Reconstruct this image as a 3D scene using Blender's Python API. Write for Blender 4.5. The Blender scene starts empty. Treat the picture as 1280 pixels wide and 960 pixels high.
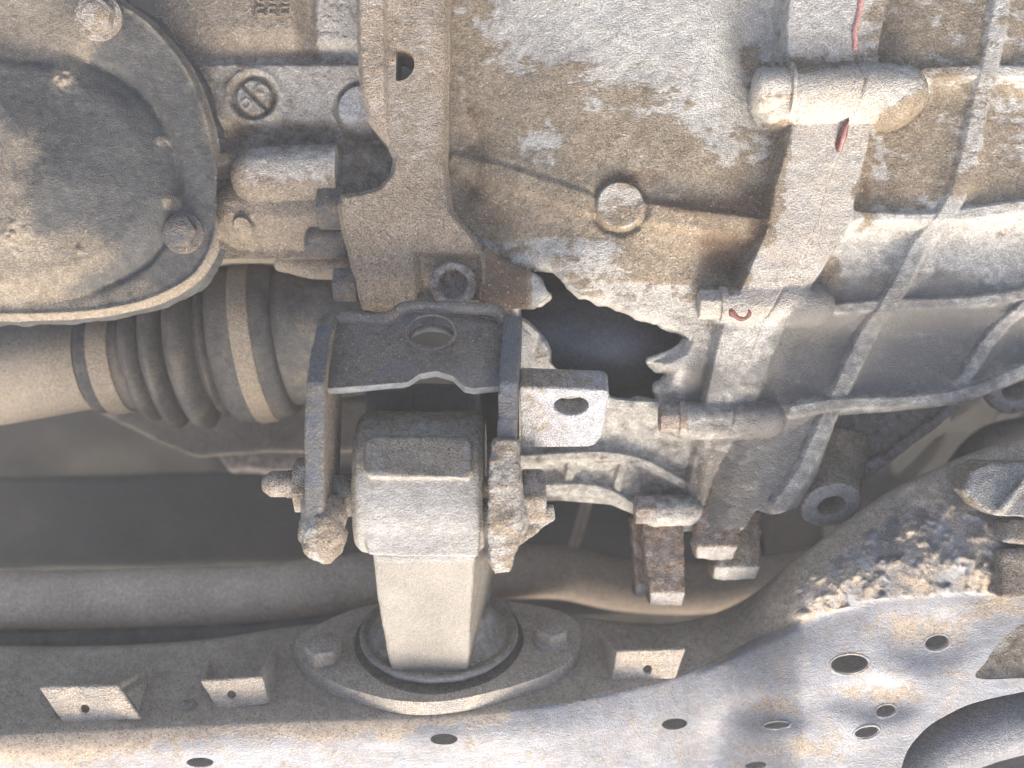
import bpy, bmesh, math, random
import numpy as np
from mathutils import Vector, Matrix

random.seed(7)
SC = bpy.context.scene
COL = SC.collection

# ------------------------------------------------------------------ frame of reference
# Working frame in millimetres: x = right, y = up in the picture, z = towards the camera.
# TILT turns it into the world so that the open daylight side is up.
TILT = math.radians(24)
KMM, CAMZ = 0.43, 600.0
ct, st = math.cos(TILT), math.sin(TILT)
R3 = Matrix(((1, 0, 0), (0, ct, st), (0, -st, ct)))
RN = np.array(R3)

# ------------------------------------------------------------------ camera
cam = bpy.data.cameras.new('camera')
cam.sensor_width = 36
cam.lens = 36 * CAMZ / (1280 * KMM)
cam.clip_start, cam.clip_end = 0.01, 20
cam.dof.use_dof = True
cam.dof.focus_distance = 0.555
cam.dof.aperture_fstop = 4.5
cam_ob = bpy.data.objects.new('camera', cam)
COL.objects.link(cam_ob)
cam_ob.matrix_world = Matrix.Translation(R3 @ Vector((0, 0, CAMZ * .001))) @ R3.to_4x4()
SC.camera = cam_ob

# ------------------------------------------------------------------ light
SUN_A, SUN_S = math.radians(66), 0.13          # angle off the view axis towards the picture's bottom, sideways share
sdir = Vector((SUN_S, -math.sin(SUN_A), math.cos(SUN_A))).normalized()
sw = (R3 @ sdir).normalized()
elev, rot = math.asin(sw.z), math.atan2(sw.x, sw.y)
world = bpy.data.worlds.new('World')
SC.world = world
world.use_nodes = True
wn = world.node_tree
sky = wn.nodes.new('ShaderNodeTexSky')
sky.sky_type = 'NISHITA'
sky.sun_disc = False
sky.sun_elevation, sky.sun_rotation = elev, rot
sky.air_density, sky.dust_density, sky.ozone_density = 0.7, 6.0, 0.6
bg = wn.nodes['Background']
bg.inputs['Strength'].default_value = 0.15
wn.links.new(sky.outputs[0], bg.inputs['Color'])
sl = bpy.data.lights.new('sun', 'SUN')
sl.energy, sl.angle, sl.color = 0.95, math.radians(30), (1.0, 0.965, 0.85)
so = bpy.data.objects.new('sun', sl)
COL.objects.link(so)
so.rotation_euler = sw.to_track_quat('Z', 'Y').to_euler()
so.location = sw * 3
SC.view_settings.view_transform = 'Standard'
SC.view_settings.look = 'None'
SC.view_settings.gamma = 1
SC.view_settings.use_curve_mapping = False
SC.view_settings.exposure = 1.66
SC.view_settings.use_white_balance = True
SC.view_settings.white_balance_temperature = 6500
SC.cycles.max_bounces = 5
SC.cycles.diffuse_bounces = 3
SC.cycles.glossy_bounces = 2
SC.cycles.adaptive_threshold = 0.03

VEIL = 0.075

# ------------------------------------------------------------------ helpers: points
def W(px, py, z=0.0):
    """photo pixel at depth z -> millimetres"""
    s = KMM * (CAMZ - z) / CAMZ
    return np.array(((px - 640) * s, (480 - py) * s, z))

def q(px, py, z):
    s = (CAMZ - z) / CAMZ
    return (640 + (px - 640) * s, 480 + (py - 480) * s)

def Q(pts, z):
    return [q(a, b, z) for a, b in pts]

def on_plane(px, py, P0, n):
    """pixel ray meets the plane through P0 with normal n"""
    o = np.array((0, 0, CAMZ)); d = W(px, py, 0) - o
    t = np.dot(P0 - o, n) / np.dot(d, n)
    return o + t * d

# ------------------------------------------------------------------ helpers: noise
def _hash(ix, iy, iz, seed):
    h = (ix.astype(np.uint32) * np.uint32(374761393) + iy.astype(np.uint32) * np.uint32(668265263)
         + iz.astype(np.uint32) * np.uint32(2246822519) + np.uint32((seed * 3266489917) & 0xffffffff))
    h = (h ^ (h >> np.uint32(13))) * np.uint32(1274126177)
    h = h ^ (h >> np.uint32(16))
    return (h & np.uint32(0xffffff)).astype(np.float64) / float(0xffffff)

def vnoise(x, y, z, seed=0):
    x = np.asarray(x, float); y = np.asarray(y, float); z = np.asarray(z, float) + 0 * x
    fx, fy, fz = np.floor(x), np.floor(y), np.floor(z)
    ux, uy, uz = x - fx, y - fy, z - fz
    ux, uy, uz = [u * u * u * (u * (u * 6 - 15) + 10) for u in (ux, uy, uz)]
    ix, iy, iz = fx.astype(np.int64), fy.astype(np.int64), fz.astype(np.int64)
    r = 0
    for a in (0, 1):
        for b in (0, 1):
            for c in (0, 1):
                w = (ux if a else 1 - ux) * (uy if b else 1 - uy) * (uz if c else 1 - uz)
                r = r + w * _hash(ix + a, iy + b, iz + c, seed)
    return r * 2 - 1

def fbm(x, y, z, scale, octv=3, seed=0):
    r, a, t = 0, 1, 0
    for o in range(octv):
        f = 2 ** o / scale
        r = r + a * vnoise(x * f, y * f, np.asarray(z) * f, seed + o * 17); t += a; a *= .5
    return r / t

def ss(a, b, x):
    t = np.clip((x - a) / (b - a), 0, 1)
    return t * t * (3 - 2 * t)

def smax(a, b, k):
    h = np.clip(.5 + .5 * (a - b) / k, 0, 1)
    return b + (a - b) * h + k * h * (1 - h)

def dseg(X, Y, a, b):
    ax, ay = a; bx, by = b
    dx, dy = bx - ax, by - ay
    t = np.clip(((X - ax) * dx + (Y - ay) * dy) / (dx * dx + dy * dy + 1e-9), 0, 1)
    return np.hypot(X - ax - t * dx, Y - ay - t * dy)

def dline(X, Y, pts):
    d = None
    for a, b in zip(pts[:-1], pts[1:]):
        e = dseg(X, Y, a, b)
        d = e if d is None else np.minimum(d, e)
    return d

def dpoly(X, Y, pts):
    """signed distance, inside negative"""
    d = dline(X, Y, list(pts) + [pts[0]])
    ins = np.zeros(np.shape(X), bool)
    n = len(pts)
    for i in range(n):
        x0, y0 = pts[i]; x1, y1 = pts[(i + 1) % n]
        if y0 == y1: continue
        c = ((y0 > Y) != (y1 > Y)) & (X < (x1 - x0) * (Y - y0) / (y1 - y0) + x0)
        ins ^= c
    return np.where(ins, -d, d)

def gauss(X, Y, c, rx, ry=None):
    ry = ry or rx
    return np.exp(-((X - c[0]) / rx) ** 2 - ((Y - c[1]) / ry) ** 2)

def curve(pts, n=6):
    """Catmull-Rom through points (any dimension)"""
    P = [np.array(p, float) for p in pts]
    P = [2 * P[0] - P[1]] + P + [2 * P[-1] - P[-2]]
    out = []
    for i in range(1, len(P) - 2):
        for k in range(n):
            t = k / n
            out.append(.5 * (2 * P[i] + (P[i + 1] - P[i - 1]) * t + (2 * P[i - 1] - 5 * P[i] + 4 * P[i + 1] - P[i + 2]) * t * t
                             + (3 * P[i] - P[i - 1] - 3 * P[i + 1] + P[i + 2]) * t ** 3))
    out.append(P[-2])
    return out

# ------------------------------------------------------------------ helpers: objects
LOC = {}

def _attach(o, locw, parent):
    o.location = locw
    LOC[o] = Vector(locw)
    if parent is not None:
        o.parent = parent
        o.matrix_parent_inverse = Matrix.Translation(LOC[parent]).inverted()

def props(o, label=None, cat=None, group=None, kind=None):
    for k, v in (('label', label), ('category', cat), ('group', group), ('kind', kind)):
        if v: o[k] = v
    return o

def thing(name, label, cat, loc, group=None):
    o = bpy.data.objects.new(name, None)
    o.empty_display_size = .01
    COL.objects.link(o)
    _attach(o, R3 @ (Vector(loc) * .001), None)
    return props(o, label, cat, group)

def mesh_obj(name, V, F, mat, parent=None, smooth=True, attr=None, normals=None, sharp=None):
    V = np.asarray(V, float)
    c = V.mean(0)
    locw = R3 @ (Vector(c) * .001)
    Vw = (V - c) * .001 @ RN.T
    me = bpy.data.meshes.new(name)
    me.from_pydata(Vw.tolist(), [], F if isinstance(F, list) else F.tolist())
    if smooth:
        me.polygons.foreach_set('use_smooth', [True] * len(me.polygons))
    me.materials.append(mat)
    if attr is not None:
        a = me.attributes.new('dirt', 'FLOAT_COLOR', 'POINT')
        buf = np.ones((len(V), 4), np.float32); buf[:, :3] = attr
        a.data.foreach_set('color', buf.ravel())
    me.update()
    if sharp is not None:
        me.set_sharp_from_angle(angle=math.radians(sharp))
    if normals is not None:
        me.normals_split_custom_set_from_vertices((np.asarray(normals) @ RN.T).tolist())
    o = bpy.data.objects.new(name, me)
    COL.objects.link(o)
    _attach(o, locw, parent)
    return o

# ------------------------------------------------------------------ helpers: primitives (verts, faces) in mm
def p_cyl(p0, p1, r0, r1=None, n=28, phase=0.0):
    r1 = r0 if r1 is None else r1
    p0, p1 = np.array(p0, float), np.array(p1, float)
    return p_tube([p0, p1], [r0, r1], n, phase)

def p_tube(path, radii, n=24, phase=0.0):
    path = [np.array(p, float) for p in path]
    V, F = [], []
    T = []
    for i in range(len(path)):
        d = path[min(i + 1, len(path) - 1)] - path[max(i - 1, 0)]
        if np.linalg.norm(d) < 1e-6: d = path[-1] - path[0]
        T.append(d / np.linalg.norm(d))
    a = np.cross(T[0], (0, 0, 1.0))
    if np.linalg.norm(a) < .2: a = np.cross(T[0], (0, 1.0, 0))
    a /= np.linalg.norm(a)
    for i, p in enumerate(path):
        a = a - T[i] * np.dot(a, T[i]); a /= np.linalg.norm(a)
        b = np.cross(T[i], a)
        for k in range(n):
            w = 2 * math.pi * k / n + phase
            V.append(p + radii[i] * (math.cos(w) * a + math.sin(w) * b))
    for i in range(len(path) - 1):
        for k in range(n):
            F.append([i * n + k, i * n + (k + 1) % n, (i + 1) * n + (k + 1) % n, (i + 1) * n + k])
    F.append(list(range(n))[::-1])
    F.append([(len(path) - 1) * n + k for k in range(n)])
    return V, F

def p_hex(p0, p1, r, axis_phase=0.0):
    return p_cyl(p0, p1, r, r, 6, axis_phase)

def p_box(c, s, rot=None):
    V = [np.array((x, y, z), float) for x in (-.5, .5) for y in (-.5, .5) for z in (-.5, .5)]
    V = [v * np.array(s, float) for v in V]
    if rot is not None: V = [np.array(rot) @ v for v in V]
    V = [v + np.array(c, float) for v in V]
    F = [[0, 1, 3, 2], [4, 6, 7, 5], [0, 4, 5, 1], [2, 3, 7, 6], [0, 2, 6, 4], [1, 5, 7, 3]]
    return V, F

def p_prism(poly, vec):
    poly = [np.array(p, float) for p in poly]; n = len(poly)
    V = poly + [p + np.array(vec, float) for p in poly]
    F = [list(range(n)), list(range(n, 2 * n))[::-1]] + [[i, i + n, (i + 1) % n + n, (i + 1) % n] for i in range(n)]
    return V, F

def p_loft(rings):
    n = len(rings[0]); V, F = [], []
    for r in rings: V += [np.array(p, float) for p in r]
    for i in range(len(rings) - 1):
        for k in range(n):
            F.append([i * n + k, i * n + (k + 1) % n, (i + 1) * n + (k + 1) % n, (i + 1) * n + k])
    F.append(list(range(n))[::-1]); F.append([(len(rings) - 1) * n + k for k in range(n)])
    return V, F

def p_ball(c, rx, ry=None, rz=None, n=20):
    ry = ry or rx; rz = rz or rx
    V, F = [], []
    for i in range(1, n):
        t = math.pi * i / n
        for k in range(n * 2):
            w = math.pi * k / n
            V.append(np.array(c) + np.array((rx * math.sin(t) * math.cos(w), ry * math.sin(t) * math.sin(w), rz * math.cos(t))))
    m = n * 2
    for i in range(n - 2):
        for k in range(m):
            F.append([i * m + k, (i + 1) * m + k, (i + 1) * m + (k + 1) % m, i * m + (k + 1) % m])
    V.append(np.array(c) + np.array((0, 0, rz))); V.append(np.array(c) - np.array((0, 0, rz)))
    for k in range(m):
        F.append([len(V) - 2, k, (k + 1) % m]); F.append([len(V) - 1, (n - 2) * m + (k + 1) % m, (n - 2) * m + k])
    return V, F

def join(prims):
    V, F = [], []
    for v, f in prims:
        o = len(V); V += list(v); F += [[i + o for i in g] for g in f]
    return V, F

def _temp(V, F):
    me = bpy.data.meshes.new('t')
    me.from_pydata([tuple(v) for v in V], [], F)
    bm = bmesh.new(); bm.from_mesh(me); bmesh.ops.recalc_face_normals(bm, faces=bm.faces); bm.to_mesh(me); bm.free()
    o = bpy.data.objects.new('t', me); COL.objects.link(o)
    return o

def _bake(o, extra=()):
    dg = bpy.context.evaluated_depsgraph_get()
    me = bpy.data.meshes.new_from_object(o.evaluated_get(dg))
    V = np.empty(len(me.vertices) * 3); me.vertices.foreach_get('co', V)
    N = np.empty(len(me.vertices) * 3); me.vertices.foreach_get('normal', N)
    F = [list(p.vertices) for p in me.polygons]
    for t in (o,) + tuple(extra):
        d = t.data; bpy.data.objects.remove(t); bpy.data.meshes.remove(d)
    bpy.data.meshes.remove(me)
    return V.reshape(-1, 3), N.reshape(-1, 3), F

def cast(name, prims, mat, parent=None, vox=1.2, smooth=6, noise=(.5, 9), fine=(.15, 2.2), cuts=(), dirt=None, seed=1):
    """rough casting: overlapping shapes fused by a voxel remesh, filleted, made uneven"""
    o = _temp(*join(prims))
    ex = []
    for c in cuts:
        k = _temp(*c); k.hide_render = True
        ex.append(k)
    m = o.modifiers.new('r', 'REMESH'); m.mode = 'VOXEL'; m.voxel_size = vox
    for k in ex:
        b = o.modifiers.new('b', 'BOOLEAN'); b.object = k; b.operation = 'DIFFERENCE'; b.solver = 'EXACT'
    if ex:
        m = o.modifiers.new('r2', 'REMESH'); m.mode = 'VOXEL'; m.voxel_size = vox
    s = o.modifiers.new('s', 'SMOOTH'); s.factor = .5; s.iterations = smooth
    V, N, F = _bake(o, ex)
    d = noise[0] * fbm(V[:, 0], V[:, 1], V[:, 2], noise[1], 2, seed) + fine[0] * fbm(V[:, 0], V[:, 1], V[:, 2], fine[1], 2, seed + 5)
    V = V + N * d[:, None]
    at = None
    if dirt is not None:
        at = np.stack(dirt(V, N), 1)
    return mesh_obj(name, V, F, mat, parent, True, at)

def solid(name, prims, mat, parent=None, bevel=.7, seg=2, smooth=True, cuts=(), dirt=None, sub=0, noise=None):
    """crisp machined or pressed piece with bevelled edges"""
    o = _temp(*join(prims))
    ex = []
    for c in cuts:
        k = _temp(*c); ex.append(k)
        b = o.modifiers.new('b', 'BOOLEAN'); b.object = k; b.operation = 'DIFFERENCE'; b.solver = 'EXACT'
    if bevel:
        b = o.modifiers.new('v', 'BEVEL'); b.width = bevel; b.segments = seg; b.limit_method = 'ANGLE'; b.angle_limit = math.radians(32)
        b.harden_normals = False
    V, N, F = _bake(o, ex)
    if noise:
        V = V + N * (noise[0] * fbm(V[:, 0], V[:, 1], V[:, 2], noise[1], 2, 3))[:, None]
    at = np.stack(dirt(V, N), 1) if dirt else None
    return mesh_obj(name, V, F, mat, parent, smooth, at, sharp=38)

# ------------------------------------------------------------------ helpers: relief sheets (height over x, y) with clean cut openings
def relief(names, parent, mats, box, step, hfun, keeps=(), dirt=None, partfn=None, back=None):
    """keeps: list of (sdf(X,Y) >0 inside kept area, wall_depth_mm). names/mats: one per part id."""
    x0, x1, y0, y1 = box
    nx, ny = int((x1 - x0) / step) + 1, int((y1 - y0) / step) + 1
    xs, ys = np.linspace(x0, x1, nx), np.linspace(y0, y1, ny)
    X, Y = np.meshgrid(xs, ys)
    H = hfun(X, Y)
    gy, gx = np.gradient(H, ys * KMM, xs * KMM)
    N = np.stack((-gx, gy, np.ones_like(H)), -1)
    N /= np.linalg.norm(N, axis=-1, keepdims=True)
    P = np.stack((X.ravel(), Y.ravel(), H.ravel()), 1)
    N = N.reshape(-1, 3)
    D = np.stack(dirt(X, Y, H, N.reshape(H.shape + (3,))), -1).reshape(-1, 3) if dirt else None
    i = np.arange((ny - 1) * (nx - 1)); r, c = i // (nx - 1), i % (nx - 1)
    a = r * nx + c; b = a + 1; e = a + nx; f = e + 1
    T = np.concatenate((np.stack((a, e, f), 1), np.stack((a, f, b), 1)))
    walls = []
    for sdf, depth in keeps:
        S = sdf(P[:, 0], P[:, 1])
        S = np.where(np.abs(S) < 1e-4, 1e-4, S)
        pos = S[T] > 0
        k = pos.sum(1)
        keep = T[k == 3]
        cross = T[(k == 1) | (k == 2)]
        newP, newN, newD, cache, extra = [], [], [], {}, []
        base = len(P)
        def cut(u, v):
            key = (u, v) if u < v else (v, u)
            if key in cache: return cache[key]
            w = S[key[0]] / (S[key[0]] - S[key[1]])
            newP.append(P[key[0]] * (1 - w) + P[key[1]] * w)
            newN.append(N[key[0]] * (1 - w) + N[key[1]] * w)
            if D is not None: newD.append(D[key[0]] * (1 - w) + D[key[1]] * w)
            cache[key] = base + len(newP) - 1
            return cache[key]
        for t in cross.tolist():
            pp = [S[v] > 0 for v in t]
            if sum(pp) == 1:
                j = pp.index(True); A, B, C = t[j], t[(j + 1) % 3], t[(j + 2) % 3]
                ab, ac = cut(A, B), cut(A, C)
                extra.append((A, ab, ac)); walls.append((ab, ac, depth))
            else:
                j = pp.index(False); A, B, C = t[j], t[(j + 1) % 3], t[(j + 2) % 3]
                ab, ac = cut(A, B), cut(A, C)
                extra.append((ab, B, C)); extra.append((ab, C, ac)); walls.append((ac, ab, depth))
        if newP:
            P = np.concatenate((P, np.array(newP))); N = np.concatenate((N, np.array(newN)))
            if D is not None: D = np.concatenate((D, np.array(newD)))
            T = np.concatenate((keep, np.array(extra)))
        else:
            T = keep
    # keep only walls whose both ends survive later cuts
    used = np.zeros(len(P), bool); used[T.ravel()] = True
    walls = [w for w in walls if used[w[0]] and used[w[1]]]
    cen = P[T].mean(1)
    ids = partfn(cen[:, 0], cen[:, 1]) if partfn else np.zeros(len(T), int)
    INW = {}
    hs = [w for w in walls if w[2] < 10]
    if hs:
        iv_ = np.unique(np.array([(w[0], w[1]) for w in hs]).ravel()); sd = keeps[-1][0]; hx_, hy_ = P[iv_, 0], P[iv_, 1]
        gx_ = sd(hx_ + 3, hy_) - sd(hx_ - 3, hy_); gy_ = sd(hx_, hy_ + 3) - sd(hx_, hy_ - 3); gl = np.hypot(gx_, gy_) + 1e-6
        for k_, v_ in enumerate(iv_): INW[int(v_)] = np.array((-gx_[k_] / gl[k_], gy_[k_] / gl[k_], 0))
    def mm(p): return np.stack(((p[:, 0] - 640) * KMM, (480 - p[:, 1]) * KMM, p[:, 2]), 1)
    out = []
    M = mm(P)
    for pid, nm in enumerate(names):
        t = T[ids == pid]
        if not len(t): out.append(None); continue
        u, inv = np.unique(t.ravel(), return_inverse=True)
        V, F = M[u], inv.reshape(-1, 3)
        n = N[u]; d = D[u] if D is not None else None
        if pid == 0 and walls:
            WV, WF, WD = [], [], []
            m = {}
            def wv(iv, dep):
                if (iv, dep) not in m:
                    p = M[iv]
                    k = len(WV)
                    j = 1.1 * vnoise(p[0] * .13, p[1] * .13, 3.0) + .25 * vnoise(p[0] * .5, p[1] * .5, 9.0)
                    if dep < 10:
                        inw = INW[int(iv)]
                        WV.append(p); WV.append(p + inw * (.9 + .8 * j) + np.array((0, 0, -1.6 + .6 * j))); WV.append(p + inw * (2.0 + 1.2 * j) + np.array((0, 0, -dep)))
                        if d is not None: WD.extend([D[iv], np.array((-.35, -.6, -.6)), np.array((-.3, -.3, -.6))])
                    else:
                        WV.append(p); WV.append(p + np.array((0, 0, -dep * .12))); WV.append(p + np.array((j, j, -dep)))
                        if d is not None: WD.extend([D[iv]] * 3)
                    m[(iv, dep)] = k
                return m[(iv, dep)]
            for A, B, dep in walls:
                ka, kb = wv(A, dep), wv(B, dep)
                WF.append([ka, kb, kb + 1, ka + 1]); WF.append([ka + 1, kb + 1, kb + 2, ka + 2])
            o = len(V)
            V = np.concatenate((V, np.array(WV)))
            F = F.tolist() + [[k + o for k in g] for g in WF]
            n = np.concatenate((n, np.zeros((len(WV), 3))))
            if d is not None: d = np.concatenate((d, np.array(WD)))
        out.append(mesh_obj(nm, V, F, mats[pid], parent if not (pid and isinstance(parent, list)) else parent[pid], True, d, n))
    return out

# ------------------------------------------------------------------ materials
def lin(r, g, b):
    f = lambda c: ((c / 255 + .055) / 1.055) ** 2.4 if c > 10 else c / 255 / 12.92
    return (f(r), f(g), f(b), 1)

class NT:
    def __init__(s, m):
        m.use_nodes = True
        s.t = m.node_tree; s.n = s.t.nodes
    def add(s, typ, **kw):
        nd = s.n.new(typ)
        for k, v in kw.items():
            if k.startswith('i_'):
                key = k[2:]; key = int(key) if key.isdigit() else key
                s.set(nd.inputs[key], v)
            else: setattr(nd, k, v)
        return nd
    def set(s, inp, v):
        if hasattr(v, 'is_output') or isinstance(v, bpy.types.NodeSocket): s.t.links.new(v, inp)
        else: inp.default_value = v
    def math(s, op, a, b=0.0, c=None, clamp=False):
        nd = s.add('ShaderNodeMath', operation=op, use_clamp=clamp)
        s.set(nd.inputs[0], a); s.set(nd.inputs[1], b)
        if c is not None: s.set(nd.inputs[2], c)
        return nd.outputs[0]
    def noise(s, vec, scale, detail=3, rough=.55, dist=0.0):
        nd = s.add('ShaderNodeTexNoise'); s.set(nd.inputs['Vector'], vec)
        nd.inputs['Scale'].default_value = scale; nd.inputs['Detail'].default_value = detail
        nd.inputs['Roughness'].default_value = rough; nd.inputs['Distortion'].default_value = dist
        return nd.outputs['Fac']
    def ramp(s, x, lo, hi):
        nd = s.add('ShaderNodeMapRange', interpolation_type='SMOOTHSTEP')
        s.set(nd.inputs[0], x); s.set(nd.inputs[1], lo); s.set(nd.inputs[2], hi)
        return nd.outputs[0]
    def mix(s, f, a, b):
        nd = s.add('ShaderNodeMix', data_type='RGBA')
        s.set(nd.inputs[0], f); s.set(nd.inputs[6], a); s.set(nd.inputs[7], b)
        return nd.outputs[2]

def grimy(name, base, base2, dirt=(.26, .213, .15, 1), dirt2=(.17, .134, .09, 1), amount=0.0, metal=0.0, rough=.6,
          grease_shade=(.035, .034, .033, 1), third=(.30, .17, .08, 1), grain=1.0, bump=1.0, pits=.25, seed=0.0, patch=14.0, edge=.10, streak=None, film=.5, skin=.95, aniso=1.0, oil=0.0, under=False):
    """painted or cast metal (base) under sandy dirt (attribute red + amount), grease (green) and a third colour (blue)"""
    m = bpy.data.materials.new(name)
    t = NT(m)
    b = t.n['Principled BSDF']
    geo = t.add('ShaderNodeNewGeometry')
    mp = t.add('ShaderNodeMapping', vector_type='POINT')
    t.set(mp.inputs[0], geo.outputs['Position'])
    mp.inputs['Rotation'].default_value = (TILT, 0, 0)
    mp.inputs['Scale'].default_value = (1000, 1000, 1000)
    mp.inputs['Location'].default_value = (seed * 37.1, seed * 11.7, seed * 5.3)
    co = mp.outputs[0]
    at = t.add('ShaderNodeAttribute', attribute_name='dirt')
    sep = t.add('ShaderNodeSeparateColor'); t.set(sep.inputs[0], at.outputs['Color'])
    am = t.add('ShaderNodeMapping'); t.set(am.inputs[0], co); am.inputs['Scale'].default_value = (aniso, 1 / aniso, 1)
    big = t.noise(am.outputs[0], 1 / patch, 6, .66, .3)
    mid = t.noise(co, 1 / 5.0, 4, .6)
    fin = t.noise(co, 1 / 1.1, 3, .7)
    mic = t.ramp(t.noise(co, 1 / .75, 1, .5), .28, .72)
    coarse = t.noise(co, 1 / 2.3, 3, .7)
    vor = t.add('ShaderNodeTexVoronoi'); t.set(vor.inputs['Vector'], co); vor.inputs['Scale'].default_value = 1 / .7
    vs = t.add('ShaderNodeSeparateColor'); t.set(vs.inputs[0], vor.outputs['Color'])
    # dirt mask
    f = t.math('MULTIPLY_ADD', mid, .35, t.math('MULTIPLY', big, .9))
    f = t.math('MULTIPLY_ADD', fin, .16, f)                          # mean about .70
    f = t.math('ADD', f, t.math('ADD', sep.outputs[0], amount - .72))
    dm = t.ramp(f, -edge, edge)
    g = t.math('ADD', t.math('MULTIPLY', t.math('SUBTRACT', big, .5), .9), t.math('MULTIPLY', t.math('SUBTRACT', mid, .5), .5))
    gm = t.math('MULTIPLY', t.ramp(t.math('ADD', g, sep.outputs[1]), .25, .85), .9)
    tm = t.math('MULTIPLY', t.ramp(t.math('ADD', g, sep.outputs[2]), .2, .8), .95)
    # base colour, worn and pitted
    c = t.mix(t.ramp(mid, .35, .68), base, base2)
    c = t.mix(t.math('MULTIPLY', t.ramp(fin, .5, .75), .35), c, tuple(x * .55 for x in base[:3]) + (1,))
    pit = t.add('ShaderNodeTexVoronoi'); t.set(pit.inputs['Vector'], co); pit.inputs['Scale'].default_value = 1 / 4.2
    pm = t.math('MULTIPLY', t.math('SUBTRACT', 1, t.ramp(pit.outputs['Distance'], .09, .19)), t.ramp(mid, .5, .62))
    c = t.mix(t.math('MULTIPLY', pm, pits), c, dirt2)
    if streak:
        sm = t.add('ShaderNodeMapping'); t.set(sm.inputs[0], co)
        sm.inputs['Rotation'].default_value = (0, 0, streak[1]); sm.inputs['Scale'].default_value = (1 / streak[2], 1 / streak[3], 1 / streak[3])
        sn = t.noise(sm.outputs[0], 1, 4, .6)
        c = t.mix(t.math('MULTIPLY', t.ramp(sn, .5, .66), streak[4]), c, streak[0])
    # dirt colour with grains
    d = t.mix(t.ramp(mid, .3, .7), dirt, dirt2)
    d = t.mix(t.math('MULTIPLY', t.ramp(fin, .42, .7), .5), d, tuple(min(1, x * 1.45) for x in dirt[:3]) + (1,))
    d = t.mix(t.math('MULTIPLY', t.ramp(t.math('ADD', sep.outputs[0], t.math('MULTIPLY', big, .3)), .36, .62), oil), d, (.115, .07, .04, 1))
    gr = t.ramp(vs.outputs[0], .955, .985)
    d = t.mix(t.math('MULTIPLY', gr, .6 * grain), d, (.50, .42, .31, 1))
    dk = t.ramp(vs.outputs[1], .9, .95)
    d = t.mix(t.math('MULTIPLY', dk, .55 * grain), d, (.05, .04, .03, 1))
    c = t.mix(tm, c, third)
    c = t.mix(t.math('MULTIPLY', t.ramp(f, -.34, .16), film), c, d)
    if under: c = t.mix(gm, c, grease_shade)
    c = t.mix(dm, c, d)
    tone = t.noise(co, 1 / 33.0, 3, .5)
    tv = t.add('ShaderNodeHueSaturation'); t.set(tv.inputs['Color'], c)
    t.set(tv.inputs['Value'], t.math('MULTIPLY_ADD', coarse, .7 * skin, t.math('MULTIPLY_ADD', mic, .62 * skin, t.math('MULTIPLY_ADD', tone, .7, .65 - .66 * skin))))
    c = tv.outputs[0]
    if not under: c = t.mix(gm, c, grease_shade)
    t.set(b.inputs['Base Color'], c)
    rg = t.math('ADD', t.math('MULTIPLY', dm, .95 - rough), t.math('ADD', rough - .08, t.math('MULTIPLY', fin, .16)), clamp=True)
    t.set(b.inputs['Roughness'], rg)
    t.set(b.inputs['Metallic'], t.math('MULTIPLY', t.math('SUBTRACT', 1, dm), metal))
    b.inputs['Specular IOR Level'].default_value = .3
    # relief
    h = t.math('MULTIPLY_ADD', mic, .5 * skin, t.math('MULTIPLY_ADD', coarse, .8 * skin, t.math('MULTIPLY', fin, .5)))
    h = t.math('MULTIPLY_ADD', mid, .5, h)
    h = t.math('MULTIPLY_ADD', vs.outputs[2], t.math('MULTIPLY', dm, .22 * grain), h)
    h = t.math('MULTIPLY_ADD', dm, .35, h)
    h = t.math('MULTIPLY_ADD', pm, -.5 * pits, h)
    bp = t.add('ShaderNodeBump'); t.set(bp.inputs['Height'], h)
    bp.inputs['Strength'].default_value = .8; bp.inputs['Distance'].default_value = .0013 * bump
    t.set(b.inputs['Normal'], bp.outputs[0])
    return m

M = {}
M['alu'] = grimy('cast_aluminium', (.43, .415, .37, 1), (.335, .322, .285, 1), metal=.1, rough=.62, edge=.05, film=.3, patch=15, aniso=.62, oil=.75, grease_shade=(.115, .11, .10, 1), third=(.40, .35, .28, 1), seed=1, bump=.8, skin=.9)
M['block'] = grimy('engine_block_aluminium', (.38, .36, .32, 1), (.27, .25, .215, 1), metal=.1, rough=.65, amount=.0, seed=2, dirt=(.225, .19, .145, 1), dirt2=(.16, .132, .1, 1))
M['flange'] = grimy('dusty_flange', (.33, .29, .235, 1), (.27, .23, .18, 1), dirt=(.285, .23, .165, 1), dirt2=(.22, .175, .122, 1), amount=.0, rough=.8, seed=3)
M['cover'] = grimy('black_painted_cover', (.05, .051, .05, 1), (.075, .074, .069, 1), dirt=(.235, .20, .15, 1), dirt2=(.15, .125, .09, 1), grease_shade=(.02, .021, .021, 1), amount=-.14, rough=.6, pits=.5, grain=.4, seed=4, edge=.14, patch=24, film=.3, bump=.6, skin=.7)
M['steel'] = grimy('black_bracket_steel', (.085, .095, .105, 1), (.13, .14, .145, 1), dirt=(.185, .155, .118, 1), dirt2=(.11, .09, .068, 1), amount=-.02, rough=.5, pits=.4, bump=.6, skin=.7, seed=5, edge=.2, patch=9)
M['mount'] = grimy('worn_cast_mount', (.29, .285, .265, 1), (.235, .228, .208, 1), dirt=(.25, .225, .175, 1), dirt2=(.17, .14, .105, 1), amount=-.14, metal=.1, rough=.55, bump=.55, skin=.6, seed=6, edge=.12, patch=11, third=(.20, .185, .155, 1), streak=((.31, .305, .285, 1), 1.57, 30, 1.2, .4))
M['rubber'] = grimy('dusty_rubber', (.04, .04, .041, 1), (.055, .055, .055, 1), dirt=(.15, .125, .092, 1), dirt2=(.10, .083, .06, 1), amount=-.2, rough=.75, grain=.3, bump=.6, seed=7, edge=.35, patch=25)
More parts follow.
